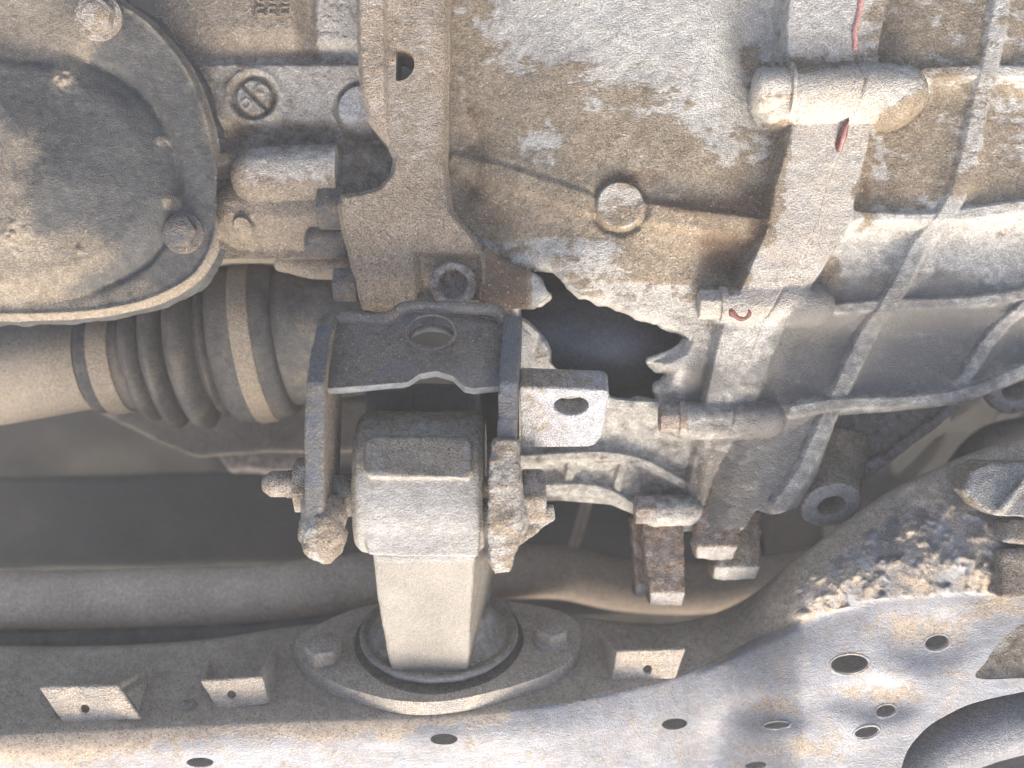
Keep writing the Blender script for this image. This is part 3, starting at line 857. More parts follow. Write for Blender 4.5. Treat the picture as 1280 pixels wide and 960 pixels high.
# ================================================================== ENGINE BLOCK (upper left)
EB = thing('engine_block', 'grey cast engine block section with slotted plug and raised number, between black cover and flange', 'engine block', W(340, 200, -30))
ebb = Q([(200, -70), (500, -70), (500, 330), (446, 330), (440, 322), (270, 322), (200, 330)], 0)
PLG, PLG2 = q(318, 122, 6), q(452, 137, 6)
def eb_h(X, Y):
    h = 2 + 0 * X
    h = h + 6 * ss(78, 88, Y) * (1 - ss(150, 178, Y))
    h = h + 7 * (1 - ss(38, 74, Y)) * (1 - ss(366, 388, X))                 # upper panel
    h = h + 5 * ss(390, 402, X) * (1 - ss(52, 72, Y))                       # upper right strip
    h = h - 4 * gauss(X, Y, q(400, 72, 0), 40, 9) - 3 * gauss(X, Y, q(385, 30, 0), 8, 40)
    h = h - 7 * ss(150, 170, Y) * (1 - ss(175, 196, Y))
    # horizontal cylinder
    e = dseg(X, Y, q(318, 214, 20), q(470, 208, 20)) * KMM
    h = smax(h, np.where((e < 15) & (X < q(421, 210, 20)[0]), 8 + np.sqrt(np.maximum(225 - e * e, 0)), -100), 3)
    e = dseg(X, Y, q(300, 262, 8), q(420, 262, 8)) * KMM
    h = smax(h, np.where(e < 20, -6 + np.sqrt(np.maximum(400 - e * e, 0)), -100), 6)
    h = h - 8 * ss(270, 300, Y)
    # slotted plug
    e = np.hypot(X - PLG[0], Y - PLG[1])
    h = h + 1.3 * np.exp(-((e - 33) / 4) ** 2)
    h = np.where(e < 29, h - 4.5 * (1 - ss(25, 29.5, e)), h)
    h = h + 4.5 * (1 - ss(20, 23, e))
    s = np.abs((X - PLG[0]) * .69 - (Y - PLG[1]) * .72)
    h = h - 3.0 * (1 - ss(1.5, 3.2, s)) * (e < 21)
    for gx, gy in ((9, -9), (-9, 9)):
        h = h + .9 * (np.abs(np.hypot(X - PLG[0] - gx, Y - PLG[1] - gy) - 5.5) < 1.6)
    e = np.hypot(X - PLG2[0], Y - PLG2[1])
    h = h - 4 * np.exp(-((e - 31) / 2.5) ** 2) + 2.5 * (1 - ss(27, 30, e))
    e = np.hypot(X - q(308, 288, 2)[0], Y - q(308, 288, 2)[1])
    h = h + 5 * (1 - ss(11, 15, e))
    h = h + .7 * fbm(X, Y, 0, 50, 2, 11) + .45 * fbm(X, Y, 0, 6, 3, 12)
    pit = vnoise(X / 5.0, Y / 5.0, 2.0, 77)
    h = h - 1.2 * np.clip(pit - .55, 0, 1) * ss(395, 405, X) * (1 - ss(60, 75, Y)) * 2
    return h
def eb_dirt_shade(X, Y, H, N):
    r = .02 + .25 * (1 - ss(60, 80, Y)) * (1 - ss(385, 400, X)) - .25 * ss(80, 95, Y) * (1 - ss(140, 170, Y)) * ss(330, 400, X) - .25 * ss(395, 405, X) * (1 - ss(60, 80, Y)) + .22 * ss(225, 250, Y)
    r = r - .3 * gauss(X, Y, q(385, 205, 20), 50, 18)
    g = -.35 + .55 * gauss(X, Y, q(400, 70, 0), 46, 10) + .5 * gauss(X, Y, q(385, 30, 0), 9, 46) + .7 * gauss(X, Y, q(400, 172, 0), 90, 11) + .4 * gauss(X, Y, q(350, 312, 0), 90, 14)  # shade above the cylinder and in the grooves painted as dark bands
    return r, g, np.full(X.shape, -.6)
def eb_part(X, Y):
    ids = np.where(np.hypot(X - PLG[0], Y - PLG[1]) < 23, 1, 0)
    ids = np.where(np.hypot(X - PLG2[0], Y - PLG2[1]) < 29, 2, ids)
    ids = np.where(np.hypot(X - q(308, 288, 2)[0], Y - q(308, 288, 2)[1]) < 14, 3, ids)
    ids = np.where(dseg(X, Y, q(318, 214, 20), q(470, 208, 20)) * KMM < 13.5, 4, ids)
    return ids
relief(['block_casting', 'slotted_plug', 'core_plug', 'dowel', 'oil_gallery'], EB, [M['block']] * 2 + [M['pale']] + [M['block']] * 2, (200, 500, -70, 340), 1.4, eb_h, [(lambda X, Y: -dpoly(X, Y, ebb), 60)], eb_dirt_shade, eb_part)
# raised casting number in its frame
cm = []
def stroke(a, b, r=.75): cm.append(p_tube([W(*a, 10.6), W(*b, 10.6)], [r, r], 10))
for k in range(3):
    x = 320 + k * 14.5
    stroke((x + 1, 17), (x + 11, 17)); stroke((x + 1, 9), (x + 11, 9)); stroke((x + 1, 9), (x + 1, 17))
    stroke((x + 2, 1), (x + 10, 4)); stroke((x + 10, 4), (x + 9, -6)); stroke((x + 2, 1), (x + 3, -10)); stroke((x + 3, -10), (x + 10, -12))
stroke((316, 20), (363, 20), .6); stroke((363, 20), (363, -20), .6); stroke((316, 20), (317, -20), .6)
cast('raised_number', cm, M['block'], EB, vox=.45, smooth=3, noise=(.2, 3), fine=(0, 1), dirt=lambda V, N: (np.full(len(V), .2), np.full(len(V), -.6), np.full(len(V), -.6)))

def hexbolt(name, P, axis, r, L, mat, parent, washer=None, wl=2.5, phase=0.2, bevel=1.0, cap=None):
    axis = np.array(axis, float); axis /= np.linalg.norm(axis); P = np.array(P, float)
    pr = [p_hex(P, P + axis * L, r, phase)]
    if washer: pr.append(p_cyl(P - axis * 1.0, P + axis * wl, washer, n=36))
    if cap: pr.append(p_cyl(P, P + axis * (L + cap), r * .72, r * .6, 24))
    return solid(name, pr, mat, parent, bevel=bevel, noise=(.3, 5))
hexbolt('bolt', W(432, 261, 12), (-1, 0, 0), 12.5, 14, M['darkbolt'], EB, None, phase=.5)
cast('bolt', [p_cyl(W(392, 302, 2), W(436, 302, 2), 9, n=24), p_ball(W(394, 302, 2), 6, 9, 9)], M['darkbolt'], EB, vox=1, noise=(.5, 6))
hexbolt('bolt', W(447, 356, 14), (-1, 0, 0), 10, 12, M['darkbolt'], EB, None, phase=.5)
cast('sump_lip', [p_tube([W(345, 326, -14), W(390, 334, -14), W(440, 333, -14)], [5, 7, 8], 16)], M['block'], EB, vox=1.2, noise=(.6, 8), dirt=lambda V, N: (np.full(len(V), .25), np.full(len(V), -.4), np.full(len(V), -.6)))

# ================================================================== ROUND COVER (left)
CV = thing('round_cover', 'black pressed round cover with dusty rim and two bolts, at the upper left', 'cover', W(100, 200, 0))
CO = [(-60, -70), (120, -70), (150, -6), (190, 25), (228, 68), (255, 120), (272, 185), (279, 250), (274, 300), (256, 338), (225, 364), (175, 385), (110, 396), (40, 399), (-60, 400)]
COQ = Q([tuple(p) for p in curve([CO[i] for i in range(1, len(CO))], 5)] + [(-60, -70)], 30)
CI = [(-80, 25), (20, 50), (90, 70), (150, 100), (185, 140), (205, 190), (212, 235), (205, 270), (175, 320), (120, 352), (60, 372), (-80, 385)]
CIQ = Q([tuple(p) for p in curve(CI, 5)], 40)
def cv_h(X, Y):
    e = -dpoly(X, Y, COQ); i = -dpoly(X, Y, CIQ)
    h = 30 - 5 * (1 - ss(0, 10, e)) ** 2 + 2.0 * np.exp(-((e - 5) / 4) ** 2)
    h = h + 7 * ss(-5, 34, i) + 9 * ss(20, 160, i) - 2.6 * np.exp(-((i + 3) / 6) ** 2) * ss(60, 200, X)
    h = h + 7 * gauss(X, Y, q(120, 35, 35), 60, 50) 
    h = h + .8 * fbm(X, Y, 0, 60, 2, 15) + .3 * fbm(X, Y, 0, 7, 3, 16)
    # clods and scratches
    for c, r_, a in (((72, 92), 13, 2.2), ((192, 168), 8, 1.6), ((203, 247), 8, 1.8), ((92, 311), 4, 1.5), ((15, 290), 24, 1.2)):
        h = h + a * gauss(X, Y, q(*c, 45), r_) * (1 + fbm(X, Y, 0, 6, 2, 18))
    return h
def cv_dirt(X, Y, H, N):
    i = -dpoly(X, Y, CIQ); e = -dpoly(X, Y, COQ)
    n = fbm(X, Y, 0, 80, 3, 19)
    r = -.16 + 0 * X
    r += .62 * (1 - ss(60, 105, Y + 34 * n)) * (1 - ss(120, 165, X + 20 * n))
    r += .40 * (1 - ss(20, 120, X + 60 * n)) * ss(120, 200, Y) + .50 * ss(255, 345, Y + .3 * (90 - X) + 40 * n) * ss(0, 30, i)
    r += .07 * (i < 0) + .34 * (1 - ss(2, 12, e)) + .26 * ss(330, 385, Y)
    r -= .12 * gauss(X, Y, q(130, 180, 45), 75, 80)
    for c, r_ in (((72, 92), 14), ((192, 168), 8), ((203, 247), 9), ((92, 311), 5)):
        r = r + .7 * gauss(X, Y, q(*c, 45), r_)
    g = -.35 + .7 * gauss(X, Y, q(140, 190, 45), 65, 95)
    return r, g, np.full(X.shape, -.6)
relief(['cover_rim', 'cover_dome'], CV, [M['cover']] * 2, (-60, 290, -70, 405), 1.5, cv_h, [(lambda X, Y: -dpoly(X, Y, COQ), 9)], cv_dirt,
       lambda X, Y: np.where(-dpoly(X, Y, CIQ) > -3, 1, 0))
b1, b2 = W(124, 22, 36), W(230, 292, 30)
hexbolt('bolt', b1, (.10, -.1, 1), 9.3, 11, M['bolt'], CV, 12, phase=.3, cap=.8)
hexbolt('bolt', b2, (.02, .05, 1), 8.0, 9, M['darkbolt'], CV, 10.5, phase=.1, cap=.6)

# ================================================================== DRIVE SHAFT with bellows
DS = thing('drive_shaft', 'dusty drive shaft with ribbed black rubber boot and two tan clamps', 'drive shaft', W(150, 470, -70))
A, B = W(-80, 482, -64), W(470, 402, -64)
ax = (B - A) / np.linalg.norm(B - A)
def at_x(px):
    t = (px + 80) / 550.0
    return A + (B - A) * t
tilt = np.array((0, 0, 0.0))
def lathe(name, prof, mat, seed=0, n=72, noise=.35):
    path = [at_x(p) for p, r in prof]; rad = [r for p, r in prof]
    V, F = p_tube(path, rad, n)
    V = np.array(V)
    c = np.array(path).repeat(n, 0)
    d = V - c; d /= np.linalg.norm(d, axis=1, keepdims=True) + 1e-9
    V = V + d * (noise * fbm(V[:, 0], V[:, 1], V[:, 2], 12, 2, seed))[:, None]
    return mesh_obj(name, V, F, mat, DS, True, sharp=50)
lathe('shaft_tube', [(-80, 29.5), (0, 29), (60, 28), (112, 27)], M['shaft'], 1)
S_ = 1.0
def arc(p0, p1, r0, r1, n=8, bulge=1.0):
    return [(p0 + (p1 - p0) * k / n, r0 + (r1 - r0) * math.sin(math.pi * k / n) ** bulge) for k in range(n + 1)]
boot = [(116, 27), (116, 30), (122, 31), (128, 31), (163, 31), (168, 32)] + arc(172, 194, 31, 40, 10, .7) + arc(197, 224, 32, 46, 10, .7) + arc(228, 262, 35, 49, 10, .6) + arc(266, 278, 38, 43, 6) + [(282, 44), (290, 48), (296, 49), (312, 49), (340, 49), (352, 48.5), (358, 46), (359, 40)]
BOOT = lathe('boot', boot, M['rubber'], 2, noise=.5)
lathe('clamp', [(133, 29), (133, 32.3), (135, 32.6), (156, 32.6), (158, 32.3), (158, 29)], M['clamp'], 3, noise=.2)
lathe('clamp', [(313, 47), (313, 50), (315, 50.4), (334, 50.4), (336, 50), (336, 47)], M['clamp'], 4, noise=.2)
lathe('joint_housing', [(356, 38), (357, 42), (372, 42.5), (470, 42)], M['cover'], 5)

# ================================================================== ENGINE MOUNT BRACKET
BR = thing('mount_bracket', 'black U-shaped steel mount bracket with through bolt around the pale mount', 'bracket', W(520, 690, 40))
def brdirt_shade(V, N):
    front = ss(.6, .9, N[:, 2])
    return (.20 - .7 * (N[:, 1] < -.5) - .20 * front + .15 * fbm(V[:, 0], V[:, 1], V[:, 2], 20, 2, 6), np.full(len(V), -.5), np.full(len(V), -.6))  # faces turned down stay dark steel, painting in the shade below the web
# web plate (leans back towards its upper edge)
def wp(px, t):                      # t 0 upper edge .. 1 lower edge
    return None
upper = [(406, 402, 45), (424, 397, 46), (475, 400, 47), (492, 396, 48), (512, 384, 48), (600, 386, 48), (622, 390, 46), (632, 402, 45)]
lower = [(630, 482, 73), (592, 486, 74), (580, 484, 74), (566, 470, 72), (545, 464, 71), (524, 468, 72), (510, 478, 74), (430, 484, 74), (404, 486, 72)]
web = [W(*p) for p in upper] + [W(*p) for p in lower]
nw = np.array((0, .45, .88)); nw /= np.linalg.norm(nw)
wh = on_plane(539, 416, W(540, 440, 60), np.array((0, .31, .95)))
WEB = solid('web', [p_prism(web, -nw * 6)], M['steel'], BR, bevel=1.4, seg=3, cuts=[p_prism([wh + nw * 20 + np.array((11 * math.cos(k * .2618), 8 * math.sin(k * .2618), 0)) for k in range(24)], -nw * 50)], dirt=brdirt_shade, noise=(.5, 25))
# hole rim
hr = [wh + nw * .6 + np.array((12 * math.cos(k * .2618), 8.6 * math.sin(k * .2618), -8.6 * math.sin(k * .2618) * nw[1] / nw[2])) for k in range(25)]
cast('hole_rim', [p_tube(hr, [.8] * 25, 10)], M['steel'], WEB, vox=.45, smooth=2, noise=(.2, 5), dirt=brdirt_shade)
# folded top lip
cast('web_lip', [p_tube(curve([W(*p) for p in upper], 4), [3.4] * 29, 12)], M['steel'], WEB, vox=.9, smooth=3, noise=(.4, 9), dirt=brdirt_shade)
# side plates, bent from front edge polygons
def side(px_top, px_mid, px_bot, th, dirt, name='side_plate', flare=None):
    prof = [(394, 50), (404, 57), (440, 70), (478, 81), (540, 83), (600, 84), (648, 82), (676, 74), (690, 60), (684, 44), (660, 36), (600, 30), (520, 26), (440, 24), (405, 34)]
    pts = []
    for py, z in prof:
        px = np.interp(py, [400, 480, 640, 700], [px_top, px_mid, px_mid, px_bot])
        P = W(px, py, 80); P2 = W(px, py, z)
        pts.append(np.array((P[0], P2[1], z)))
    o = p_prism(pts, (th, 0, 0))
    return cast(name, [o], M['steel'], BR, vox=1.1, smooth=5, noise=(.5, 14), dirt=dirt)
SPL = side(384, 382, 382, 9, lambda V, N: (-.10 + .42 * (N[:, 2] < .7) + .5 * ss(-62, -72, V[:, 1]), np.full(len(V), -.45), np.full(len(V), -.6)))
SPR = side(630, 622, 617, 9, lambda V, N: (-.1 + .75 * ss(-28, -42, V[:, 1] + 4 * fbm(V[:, 0], V[:, 1], V[:, 2], 6, 2, 4)), np.full(len(V), -.45), np.full(len(V), -.6)))
# mud-caked lower ends
cast('mud_clod', [p_ball(W(401, 662, 70), 10.5, 15, 15), p_ball(W(407, 645, 66), 9.5, 11, 15), p_ball(W(398, 640, 68), 8, 10, 13), p_ball(W(405, 680, 70), 8, 9, 10), p_ball(W(416, 668, 60), 6, 11, 12)], M['mud'], SPL, vox=1.0, smooth=8, noise=(1.5, 8), fine=(.6, 2.4), dirt=lambda V, N: (-.05 + .25 * (N[:, 0] > .1), np.full(len(V), -.5), np.full(len(V), -.6)))
cast('mud_clod', [p_loft([[W(616, 548, 86), W(646, 548, 86), W(650, 548, 78), W(616, 548, 78)], [W(612, 600, 88), W(650, 606, 88), W(654, 606, 78), W(612, 600, 78)], [W(608, 660, 86), W(652, 656, 86), W(660, 656, 70), W(608, 660, 70)],
                          [W(612, 700, 82), W(644, 690, 80), W(646, 690, 66), W(612, 700, 66)], [W(618, 718, 76), W(638, 714, 74), W(638, 714, 64), W(618, 718, 64)]])], M['mud'], SPR, vox=1.0, smooth=4, noise=(1.6, 9), fine=(.6, 2.2), dirt=lambda V, N: (np.full(len(V), -.02), np.full(len(V), -.5), np.full(len(V), -.6)))
# bent flange behind the right bolt
cast('bent_flap', [p_prism([W(640, 640, 48), W(692, 632, 44), (W(694, 650, 42)), W(668, 668, 44), W(640, 690, 50)], (0, 1, -3))], M['mud'], BR, vox=.9, smooth=2, noise=(.8, 8))
# welded tab with a hole, on the right
tp = [W(650, 484, 78), W(756, 488, 76), W(762, 493, 75), W(753, 546, 58), W(744, 557, 55), W(735, 560, 55), W(652, 560, 57)]
nt = np.cross(tp[1] - tp[0], tp[6] - tp[0]); nt = nt / np.linalg.norm(nt); nt = nt if nt[2] > 0 else -nt
th_ = on_plane(714, 508, tp[0], nt)
def tabdirt_light(V, N):
    return (-.06 - .12 * (N @ nt > .8) + .3 * ss(W(662, 0, 70)[0], W(654, 0, 70)[0], V[:, 0]) + .12 * (N[:, 1] > .5), -.3 + .35 * (N[:, 1] > .5), np.full(len(V), -.6))  # upper face darkened and front cleared, painting their shade and sun
solid('tab', [p_prism(tp, (0, 10, -9))], M['pale'], BR, bevel=2.2, seg=3, dirt=tabdirt_light, noise=(.4, 14),
      cuts=[p_prism([th_ + nt * 12 + 0 * k + np.array((8.2 * math.cos(k * .2618), 6.4 * math.sin(k * .2618), 0)) for k in range(24)], -nt * 40)])
# through bolt
bz = 50
nb = hexbolt('nut', W(398, 606, bz), (-1, 0, 0), 14, 11, M['mud'], BR, 17, wl=3, phase=.3)
bp0 = W(372, 605, bz); 
thr = [p_cyl(bp0, bp0 + np.array((-13, 0, 0)), 6.5, n=28), p_cyl(bp0 + np.array((-13, 0, 0)), bp0 + np.array((-17, 0, 0)), 6.5, 3.5, 28)]
thr += [p_cyl(bp0 + np.array((-1.0 - 1.6 * k, 0, 0)), bp0 + np.array((-1.8 - 1.6 * k, 0, 0)), 7.0, n=28) for k in range(3)]
solid('bolt_thread', thr, M['bolt'], BR, bevel=.3)
solid('bolt_shank', [p_cyl(W(400, 608, bz), W(650, 612, bz), 6, n=24)], M['bolt'], BR, bevel=0)
hexbolt('bolt_head', W(652, 620, 62), (1, 0, -.05), 14.5, 11, M['bolt'], BR, None, phase=.52, bevel=1.6)

# ================================================================== ENGINE MOUNT (pale casting in the bracket)
MT = thing('engine_mount', 'pale scuffed cast mount arm standing in the crossmember plate, held by the bracket', 'engine mount', W(545, 840, 0))
bc = W(520, 607, 36); 
xl, xr = W(438, 0, 66)[0], W(604, 0, 66)[0]
def ring(x, f):
    pts = []
    for k in range(40):
        w = 2 * math.pi * k / 40
        c, s = math.cos(w), math.sin(w)
        e = .93 if s > 0 else .68
        y = bc[1] + 2 + f * 35.5 * math.copysign(abs(s) ** e, s); z = bc[2] - 4 + f * 35 * math.copysign(abs(c) ** e, c)
        pts.append(np.array((x, y, z)))
    return pts
barrel = p_loft([ring(xl, .90), ring(xl + 3, .985), ring(xl + 8, 1), ring(xr - 8, 1), ring(xr - 3, .985), ring(xr, .90)])
pad = p_prism([W(456, 553, 64), W(464, 546, 62), W(584, 546, 62), W(590, 553, 64), W(590, 592, 71), W(583, 599, 71.5), W(462, 597, 71.5), W(455, 590, 71)], (0, 0, -10))
arm = []
for y, l, r, zf, zb in ((640, 452, 602, 62, 6), (700, 466, 593, 58, 4), (740, 470, 590, 46, -20), (780, 477, 588, 33, -40), (820, 485, 586, 18, -52), (850, 494, 583, 8, -60), (885, 500, 580, -6, -66)):
    a, b = W(l, y, zf), W(r, y, zf)
    wd = 9 * ss(690, 740, y)
    c = W(r, y, zf) + np.array((2.0 + wd, 10, zb - zf)); d = W(l, y, zf) + np.array((-1 - wd * .3, 10, zb - zf))
    arm.append([a, b, c, d])
def mtdirt_shade(V, N):
    y = V[:, 1]
    top = ss(W(0, 615, 68)[1] - 2, W(0, 600, 68)[1] + 2, y + 3 * fbm(V[:, 0], V[:, 1], V[:, 2], 12, 2, 9))
    side = ss(.45, .8, np.abs(N[:, 0]))
    r = -.16 + .22 * top + .30 * side + .14 * ss(.2, .7, N[:, 1])
    r = r + .25 * np.exp(-((V[:, 1] - W(0, 568, 69)[1]) / 7) ** 2 - ((V[:, 0] - W(535, 0, 69)[0]) / 30) ** 2) * (N[:, 2] > .6)
    g = -.5 + .55 * np.exp(-((V[:, 1] - W(0, 655, 70)[1]) / 8) ** 2 - ((V[:, 0] - W(578, 0, 70)[0]) / 12) ** 2)
    b = -.5 + 1.6 * ss(W(0, 690, 60)[1], W(0, 712, 60)[1], y)  # lower arm darkened in colour to tone down the sun on it
    return r, g * .6 - .1, b
o = cast('arm', [p_loft(arm)], M['mount'], MT, vox=1.2, smooth=4, noise=(.5, 16), dirt=mtdirt_shade)
o = cast('barrel', [barrel, pad, p_prism([W(452, 640, 66), W(600, 640, 66), W(598, 697, 61), W(460, 694, 61)], (0, 0, -16))], M['mount'], MT, vox=1.0, smooth=4, noise=(.4, 14), fine=(.15, 2), dirt=mtdirt_shade)
solid('bush_sleeve', [p_cyl(W(424, 622, 50), W(446, 622, 50), 9.5, n=30)], M['mud'], MT, bevel=1)
solid('bush_sleeve', [p_cyl(W(598, 640, 44), W(618, 640, 44), 13, n=30)], M['darkbolt'], MT, bevel=1)

# ================================================================== CROSSMEMBER
NP = np.array((0, .91, .41)); NP /= np.linalg.norm(NP)
PC = W(547, 808, -15)
SH = PC - NP * 9
CM = thing('crossmember', 'wide grey crossmember with muddy upper side and round holes along the bottom of the picture', 'crossmember', W(640, 900, 0))
bx_ = [-60, 100, 250, 380, 550, 700, 800, 860, 930, 1000, 1060, 1110, 1200, 1280, 1345]
bk = [806, 808, 800, 782, 772, 770, 779, 776, 750, 695, 650, 615, 572, 545, 528]
rx = [-60, 200, 380, 560, 700, 790, 860, 930, 1000, 1060, 1110, 1200, 1280, 1345]
ry = [920, 908, 900, 894, 880, 862, 842, 808, 779, 763, 752, 747, 743, 740]
def smooth_interp(x, xp, fp):
    c = np.array(curve([(a, b) for a, b in zip(xp, fp)], 8)); return np.interp(x, c[:, 0], c[:, 1])
cxs = np.arange(-60, 1345, 2.0)
NV1, NV2 = 74, 84
BKY, RGY = smooth_interp(cxs, bx_, bk), smooth_interp(cxs, rx, ry)
rightw = ss(860, 1010, cxs)
cols_px, cols_py, cols_z = [], [], []
for i, x in enumerate(cxs):
    zb = on_plane(x, BKY[i], SH, NP)[2]; zr = on_plane(x, RGY[i], SH, NP)[2]
    w = rightw[i]
    zb = zb * (1 - w) + 12 * w; zr = zr * (1 - w) + 38 * w
    v = np.linspace(0, 1, NV1)
    py = BKY[i] + (RGY[i] - BKY[i]) * v
    zl = np.array([on_plane(x, p, SH, NP)[2] for p in (py[0], py[-1])])
    zlin = np.array([on_plane(x, p, SH, NP)[2] for p in py]) if w < 1 else 0
    zrd = zb + (zr - zb) * np.sin(v * math.pi / 2) ** .8 + 7 * np.sin(v * math.pi)
    zz = zlin * (1 - w) + zrd * w
    # front face
    u = np.linspace(0, 1, NV2 + 1)[1:]
    fy = RGY[i] + (1010 - RGY[i]) * u
    fz = zr + 5 * np.sin(np.clip(u * 3, 0, 1) * math.pi / 2) - 14 * u
    r0 = np.array([-26, -12, -3, ])  # back wall going away
    cols_px.append(np.full(3 + NV1 + NV2, x)); cols_py.append(np.concatenate((np.full(3, BKY[i]), py, fy))); cols_z.append(np.concatenate((zz[0] + np.array([-55, -25, -7]), zz, fz)))
CPX, CPY, CPZ = np.array(cols_px), np.array(cols_py), np.array(cols_z)
# rounded folded edge
for _ in range(6):
    CPZ[:, 2:-1] = (CPZ[:, 1:-2] + 2 * CPZ[:, 2:-1] + CPZ[:, 3:]) / 4
# dents and swages of the right-hand face
def dent(c, rx_, ry_, dz): 
    global CPZ
    CPZ = CPZ + dz * np.exp(-(((CPX - c[0]) / rx_) ** 2 + ((CPY - c[1]) / ry_) ** 2) ** 1.5)
dent((1160, 798), 55, 36, -5); dent((1098, 876), 46, 24, -4); dent((965, 888), 48, 22, -3); dent((1010, 905), 70, 34, 2); dent((890, 935), 36, 30, -1.5)
dent((1235, 700), 60, 30, 3)
onshelf = (CPY < RGY[:, None] - 4)
CPZ = CPZ + .9 * fbm(CPX, CPY, 0, 60, 2, 50) + onshelf * (2.4 * np.clip(fbm(CPX, CPY, 0, 16, 3, 51) + .05, 0, 1) * (.3 + rightw[:, None]) * 1.6 + .35 * fbm(CPX, CPY, 0, 5, 2, 52))
sc3 = KMM * (CAMZ - CPZ) / CAMZ
CV3 = np.stack(((CPX - 640) * sc3, (480 - CPY) * sc3, CPZ), -1)
ncx, ncy = CPX.shape
# openings in the face, as signed distances in the sheet's own parameters
ELL = [(555, 924, 17, 7, 0), (843, 905, 16, 7, -.08), (250, 953, 17, 6, 0), (1062, 830, 23, 11.5, -.06), (1171, 803, 15, 8.5, -.2), (1107, 888, 12, 6.5, -.2), (1083, 915, 15, 6.5, -.2), (945, 957, 14, 4.5, -.1), (972, 906, 15, 3.2, -.06)]
def hole_sdf(x, y):
    s = np.full(x.shape, 99.0)
    for cx_, cy_, a, b, t in ELL:
        dx, dy = x - cx_, y - cy_
        u, v = dx * math.cos(t) + dy * math.sin(t), -dx * math.sin(t) + dy * math.cos(t)
        s = np.minimum(s, (np.sqrt((u / a) ** 2 + (v / b) ** 2) - 1) * b)
    s = np.minimum(s, dpoly(x, y, [tuple(p) for p in curve([(1118, 1030), (1128, 955), (1150, 918), (1185, 893), (1235, 874), (1360, 850)], 6)] + [(1400, 1040)]))
    s = np.minimum(s, dpoly(x, y, [tuple(p) for p in curve([(1400, 846), (1300, 847), (1222, 848), (1232, 828), (1252, 800), (1290, 775), (1400, 745)], 4)]))
    return s
P = CV3.reshape(-1, 3); PX, PY = CPX.ravel(), CPY.ravel()
S = hole_sdf(PX, PY); S = np.where(np.abs(S) < 1e-3, 1e-3, S)
i = np.arange((ncx - 1) * (ncy - 1)); r, c = i // (ncy - 1), i % (ncy - 1)
a = r * ncy + c; b = a + 1; e = a + ncy; f = e + 1
T = np.concatenate((np.stack((a, b, f), 1), np.stack((a, f, e), 1)))
k = (S[T] > 0).sum(1)
keep, cross = T[k == 3], T[(k == 1) | (k == 2)]
newP, newQ, cache, extra, walls = [], [], {}, [], []
def ccut(u, v):
    key = (min(u, v), max(u, v))
    if key not in cache:
        w = S[key[0]] / (S[key[0]] - S[key[1]])
        newP.append(P[key[0]] * (1 - w) + P[key[1]] * w); newQ.append((PX[key[0]] * (1 - w) + PX[key[1]] * w, PY[key[0]] * (1 - w) + PY[key[1]] * w))
        cache[key] = len(P) + len(newP) - 1
    return cache[key]
for t in cross.tolist():
    pp = [S[v] > 0 for v in t]
    if sum(pp) == 1:
        j = pp.index(True); A_, B_, C_ = t[j], t[(j + 1) % 3], t[(j + 2) % 3]
        ab, ac = ccut(A_, B_), ccut(A_, C_); extra.append((A_, ab, ac)); walls.append((ab, ac))
    else:
        j = pp.index(False); A_, B_, C_ = t[j], t[(j + 1) % 3], t[(j + 2) % 3]
        ab, ac = ccut(A_, B_), ccut(A_, C_); extra.append((ab, B_, C_)); extra.append((ab, C_, ac)); walls.append((ac, ab))
Pn = np.concatenate((P, np.array(newP))); QX = np.concatenate((PX, np.array(newQ)[:, 0])); QY = np.concatenate((PY, np.array(newQ)[:, 1]))
T = np.concatenate((keep, np.array(extra)))
used, inv = np.unique(T.ravel(), return_inverse=True)
V = Pn[used]; F = inv.reshape(-1, 3).tolist(); qx, qy = QX[used], QY[used]
WV, WQ, mp_ = [], [], {}
for A_, B_ in walls:
    for v in (A_, B_):
        if v not in mp_:
            mp_[v] = len(V) + len(WV); WV += [Pn[v], Pn[v] + np.array((0, 0, -2.6))]; WQ += [(QX[v], QY[v])] * 2
    F.append([mp_[A_], mp_[B_], mp_[B_] + 1, mp_[A_] + 1])
V = np.concatenate((V, np.array(WV))); qx = np.concatenate((qx, np.array(WQ)[:, 0])); qy = np.concatenate((qy, np.array(WQ)[:, 1]))
rg = np.interp(qx, cxs, RGY)
n = fbm(qx, qy, 0, 60, 3, 55)
top = 1 - ss(-9, 3, qy - rg + 8 * n)
right = ss(880, 1020, qx)
dr = -.16 + .62 * top * (1 - right) + .13 * top * right
dr += .40 * (1 - ss(0, 34, qy - rg + 14 * n)) * (1 - ss(560, 700, qx)) * (1 - top) + .45 * (1 - ss(60, 300, qx)) * (1 - ss(10, 60, qy - rg))
dr += .28 * gauss(qx, qy, (1150, 785), 50, 18) + .25 * gauss(qx, qy, (1110, 870), 40, 12) + .25 * gauss(qx, qy, (965, 880), 40, 12) + .2 * gauss(qx, qy, (1000, 935), 60, 16) + .3 * gauss(qx, qy, (1250, 760), 40, 14)
dg = -.4 + 1.05 * top * right + .3 * top * right * n
db = -.45 + .85 * gauss(qx, qy, (975, 830), 34, 40) + .8 * gauss(qx, qy, (1110, 770), 50, 10) + .6 * gauss(qx, qy, (1230, 790), 26, 60) + .5 * gauss(qx, qy, (820, 900), 50, 30) * 0 + .7 * gauss(qx, qy, (705, 905), 20, 22) + .5 * (1 - ss(0, 260, qx)) * (1 - top)
dg += .25 * gauss(qx, qy, (1170, 850), 70, 40)
dr += .18 * top * gauss(qx, qy, (960, 740), 90, 60) + .16 * top * right * (1 - ss(18, 50, qy - np.interp(qx, cxs, BKY)))
SHELL = mesh_obj('beam_shell', V, F, M['cross'], CM, True, np.stack((dr, dg, db), 1), sharp=60)
